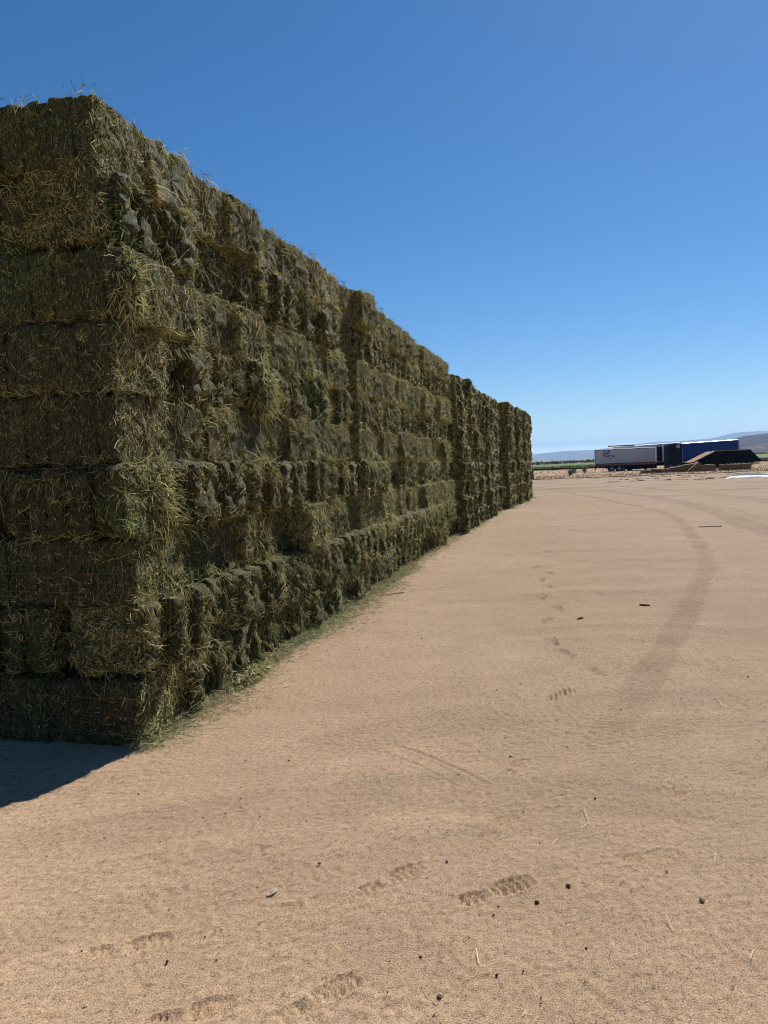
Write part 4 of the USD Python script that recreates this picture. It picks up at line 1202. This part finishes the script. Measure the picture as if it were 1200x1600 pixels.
def clod(name, x, y, size, material, label, category, squash=0.7, seed=0):
    m = trimesh.creation.icosphere(2, 1.0)
    v = np.array(m.vertices)
    v *= 1 + 1.1 * (meshkit.fbm(v * 2.1 + seed * 3.3, 3, seed) - 0.5)[:, None]
    v *= np.array(size)
    p = obj(name, trimesh.Trimesh(v, m.faces, process=False), material, smooth=25)
    UsdGeom.Xformable(p).AddTransformOp().Set(gf(mat4((x, y, float(ground_z(x, y)) + size[2] * 0.55), R_SM.uniform(0, 3))))
    return tag(p, label, category)


for i, (x, y, s, label) in enumerate((
        (0.97, 3.50, 0.009, 'dark clod lying alone on the sand above the bent straw'), (0.51, 2.66, 0.013, 'largest dark clod below the long lugged boot print'),
        (0.20, 2.97, 0.009, 'dark clod between the two rows of boot prints'), (0.06, 2.38, 0.008, 'small dark clod beside the short upright straw'),
        (0.09, 2.06, 0.012, 'dark clod at the bottom edge of the picture'), (0.65, 2.75, 0.016, 'flat dark dung-like clod right of the long lugged boot print'),
        (0.62, 2.39, 0.007, 'small dark clod on bare sand in the lower right'), (0.07, 3.20, 0.005, 'tiny dark clod above the chevron boot print'))):
    clod('dark_clod', x, y, (s * 0.72, s * 0.6, s * 0.5), M_CLOD, label, 'clod', seed=i)
clod('pale_stone', 1.12, 2.64, (0.014, 0.009, 0.009), M_STONE, 'pale pebble with a dark shadow on the right of the sand', 'pebble', seed=31)
clod('pale_stone', 0.11, 2.20, (0.010, 0.008, 0.007), M_STONE, 'small pale pebble near the bottom edge of the picture', 'pebble', seed=32)
clod('leaf_scrap', 2.86, 8.12, (0.055, 0.02, 0.012), M_CLOD, 'dark leaf scrap on the sand left of the curved wheel track', 'leaf', seed=33)
clod('leaf_scrap', 1.99, 7.56, (0.045, 0.02, 0.01), M_CLOD, 'dark leaf scrap beside the trail of footprints', 'leaf', seed=34)
c = clod('wood_chip', -0.50, 2.80, (0.030, 0.012, 0.010), M_WOOD, 'grey weathered wood chip on the sand below the stack', 'wood chip', seed=35)
clod('wood_chip', -0.52, 2.61, (0.014, 0.006, 0.006), M_WOOD, 'small splinter of wood below the grey wood chip', 'wood chip', seed=36)


def stem(name, pts, r, material, label, category):
    P = [np.array([x, y, float(ground_z(x, y)) + 0.008 + dz]) for x, y, dz in pts]
    ms = [rod(a, b, r, 6) for a, b in zip(P[:-1], P[1:])]
    return tag(obj(name, cat(ms), material, smooth=50), label, category)


stem('bent_straw', [(0.82, 3.20, 0), (0.865, 3.235, 0.004), (0.875, 3.30, 0.004), (0.885, 3.38, 0.002)], 0.0018, M_DRYSTRAW, 'long pale straw bent like an L on open sand', 'straw')
for pts, label in (
        ([(0.25, 2.33, 0), (0.25, 2.40, 0.004)], 'short pale upright straw near the bottom of the sand'), ([(2.15, 4.72, 0), (2.18, 4.80, 0.006), (2.20, 4.90, 0.002)], 'curved pale straw right of the wheel track'),
        ([(1.28, 2.89, 0), (1.31, 2.95, 0.004)], 'forked straw leg at the right edge, upper one'), ([(0.94, 2.46, 0), (0.945, 2.53, 0.01)], 'pale straw standing in a small dent lower right'),
        ([(1.13, 2.30, 0), (1.16, 2.34, 0.004)], 'pale straw bit near the lower right corner'), ([(0.66, 3.07, 0), (0.70, 3.12, 0.003)], 'small forked straw below the bent straw'),
        ([(0.10, 2.17, 0), (0.07, 2.22, 0.003)], 'thin straw by the lowest dark clod'), ([(-0.47, 3.10, 0), (-0.42, 3.13, 0.003)], 'thin straw above the grey wood chip'), ([(1.10, 2.36, 0), (1.09, 2.40, 0.004)], 'tiny straw above the lower right corner bit')):
    stem('straw', pts, 0.0014, M_DRYSTRAW, label, 'straw')
stem('stick', [(7.15, 16.7, 0.0), (7.7, 16.75, 0.01)], 0.012, M_STICK, 'dark stick lying across the curved wheel track', 'stick')
stem('stick', [(-0.02, 9.40, 0.0), (0.22, 9.5, 0.01)], 0.007, M_STICK, 'thin dark stick on the sand near the foot of the stack', 'stick')


def scatter():
    rng = np.random.default_rng(17)
    n = 2600
    y = 1.95 + rng.gamma(1.6, 2.6, n)
    x = rng.uniform(-1, 1, n) * (0.6 * y) + 0.1 * y
    ok = ((x - C0[0]) * N_OUT[0] + (y - C0[1]) * N_OUT[1] > 0.1) | (y < 4)
    x, y = x[ok], y[ok]
    ms = []
    base = trimesh.creation.icosphere(0, 1.0)
    bv, bf = np.array(base.vertices), np.array(base.faces)
    s = rng.gamma(1.6, 0.0007, len(x)) + 0.0006 + 0.00016 * y
    V = bv[None] * (s[:, None, None] * rng.uniform(0.6, 1.4, (len(x), 12, 1))) * [1, 1, 0.7]
    V = V + np.stack([x, y, ground_z(x, y) + s * 0.5 + 0.003], -1)[:, None, :]
    F = bf[None] + (np.arange(len(x)) * 12)[:, None, None]
    g = rng.random(len(x)) < 0.6
    m1 = trimesh.Trimesh(V.reshape(-1, 3), F[g].reshape(-1, 3), process=True)
    m2 = trimesh.Trimesh(V.reshape(-1, 3), F[~g].reshape(-1, 3), process=True)
    tag(obj('dark_crumbs', m1, M_CLOD), 'dark crumbs and specks scattered over the sand', 'crumbs', kind='stuff')
    tag(obj('pale_grit', m2, M_STONE), 'pale grit scattered over the sand', 'grit', kind='stuff')
    n = 420
    y = 2.0 + rng.gamma(1.5, 2.8, n)
    x = rng.uniform(-1, 1, n) * (0.6 * y) + 0.15 * y
    ok = ((x - C0[0]) * N_OUT[0] + (y - C0[1]) * N_OUT[1] > 0.1) | (y < 4)
    x, y = x[ok], y[ok]
    n = len(x)
    m = ribbons(np.c_[x, y, ground_z(x, y) + 0.010], np.c_[rng.normal(size=(n, 2)), rng.normal(0.05, 0.06, n)], np.tile([0, 0, 1.0], (n, 1)), rng.gamma(2.5, 0.008, n) + 0.008, np.full(n, 0.0015), rng)
    tag(obj('straw_bits', m, M_DRYSTRAW), 'tiny bits of straw scattered over the sand', 'straw bits', kind='stuff')


scatter()

# ------------------------------------------------------------------ the air
M_HAZE = mat('haze', {'v': ('principled_volume', {'color': (0.34, 0.60, 1.0), 'density': 6.5e-5, 'anisotropy': 0.1})}, [], surface=None, volume='v.volume')
hz = obj('haze', box(-21000, 21000, -400, 21000, -9, 420), M_HAZE)
tag(hz, 'thin blue haze over the far plain and mountains', 'haze', kind='stuff')
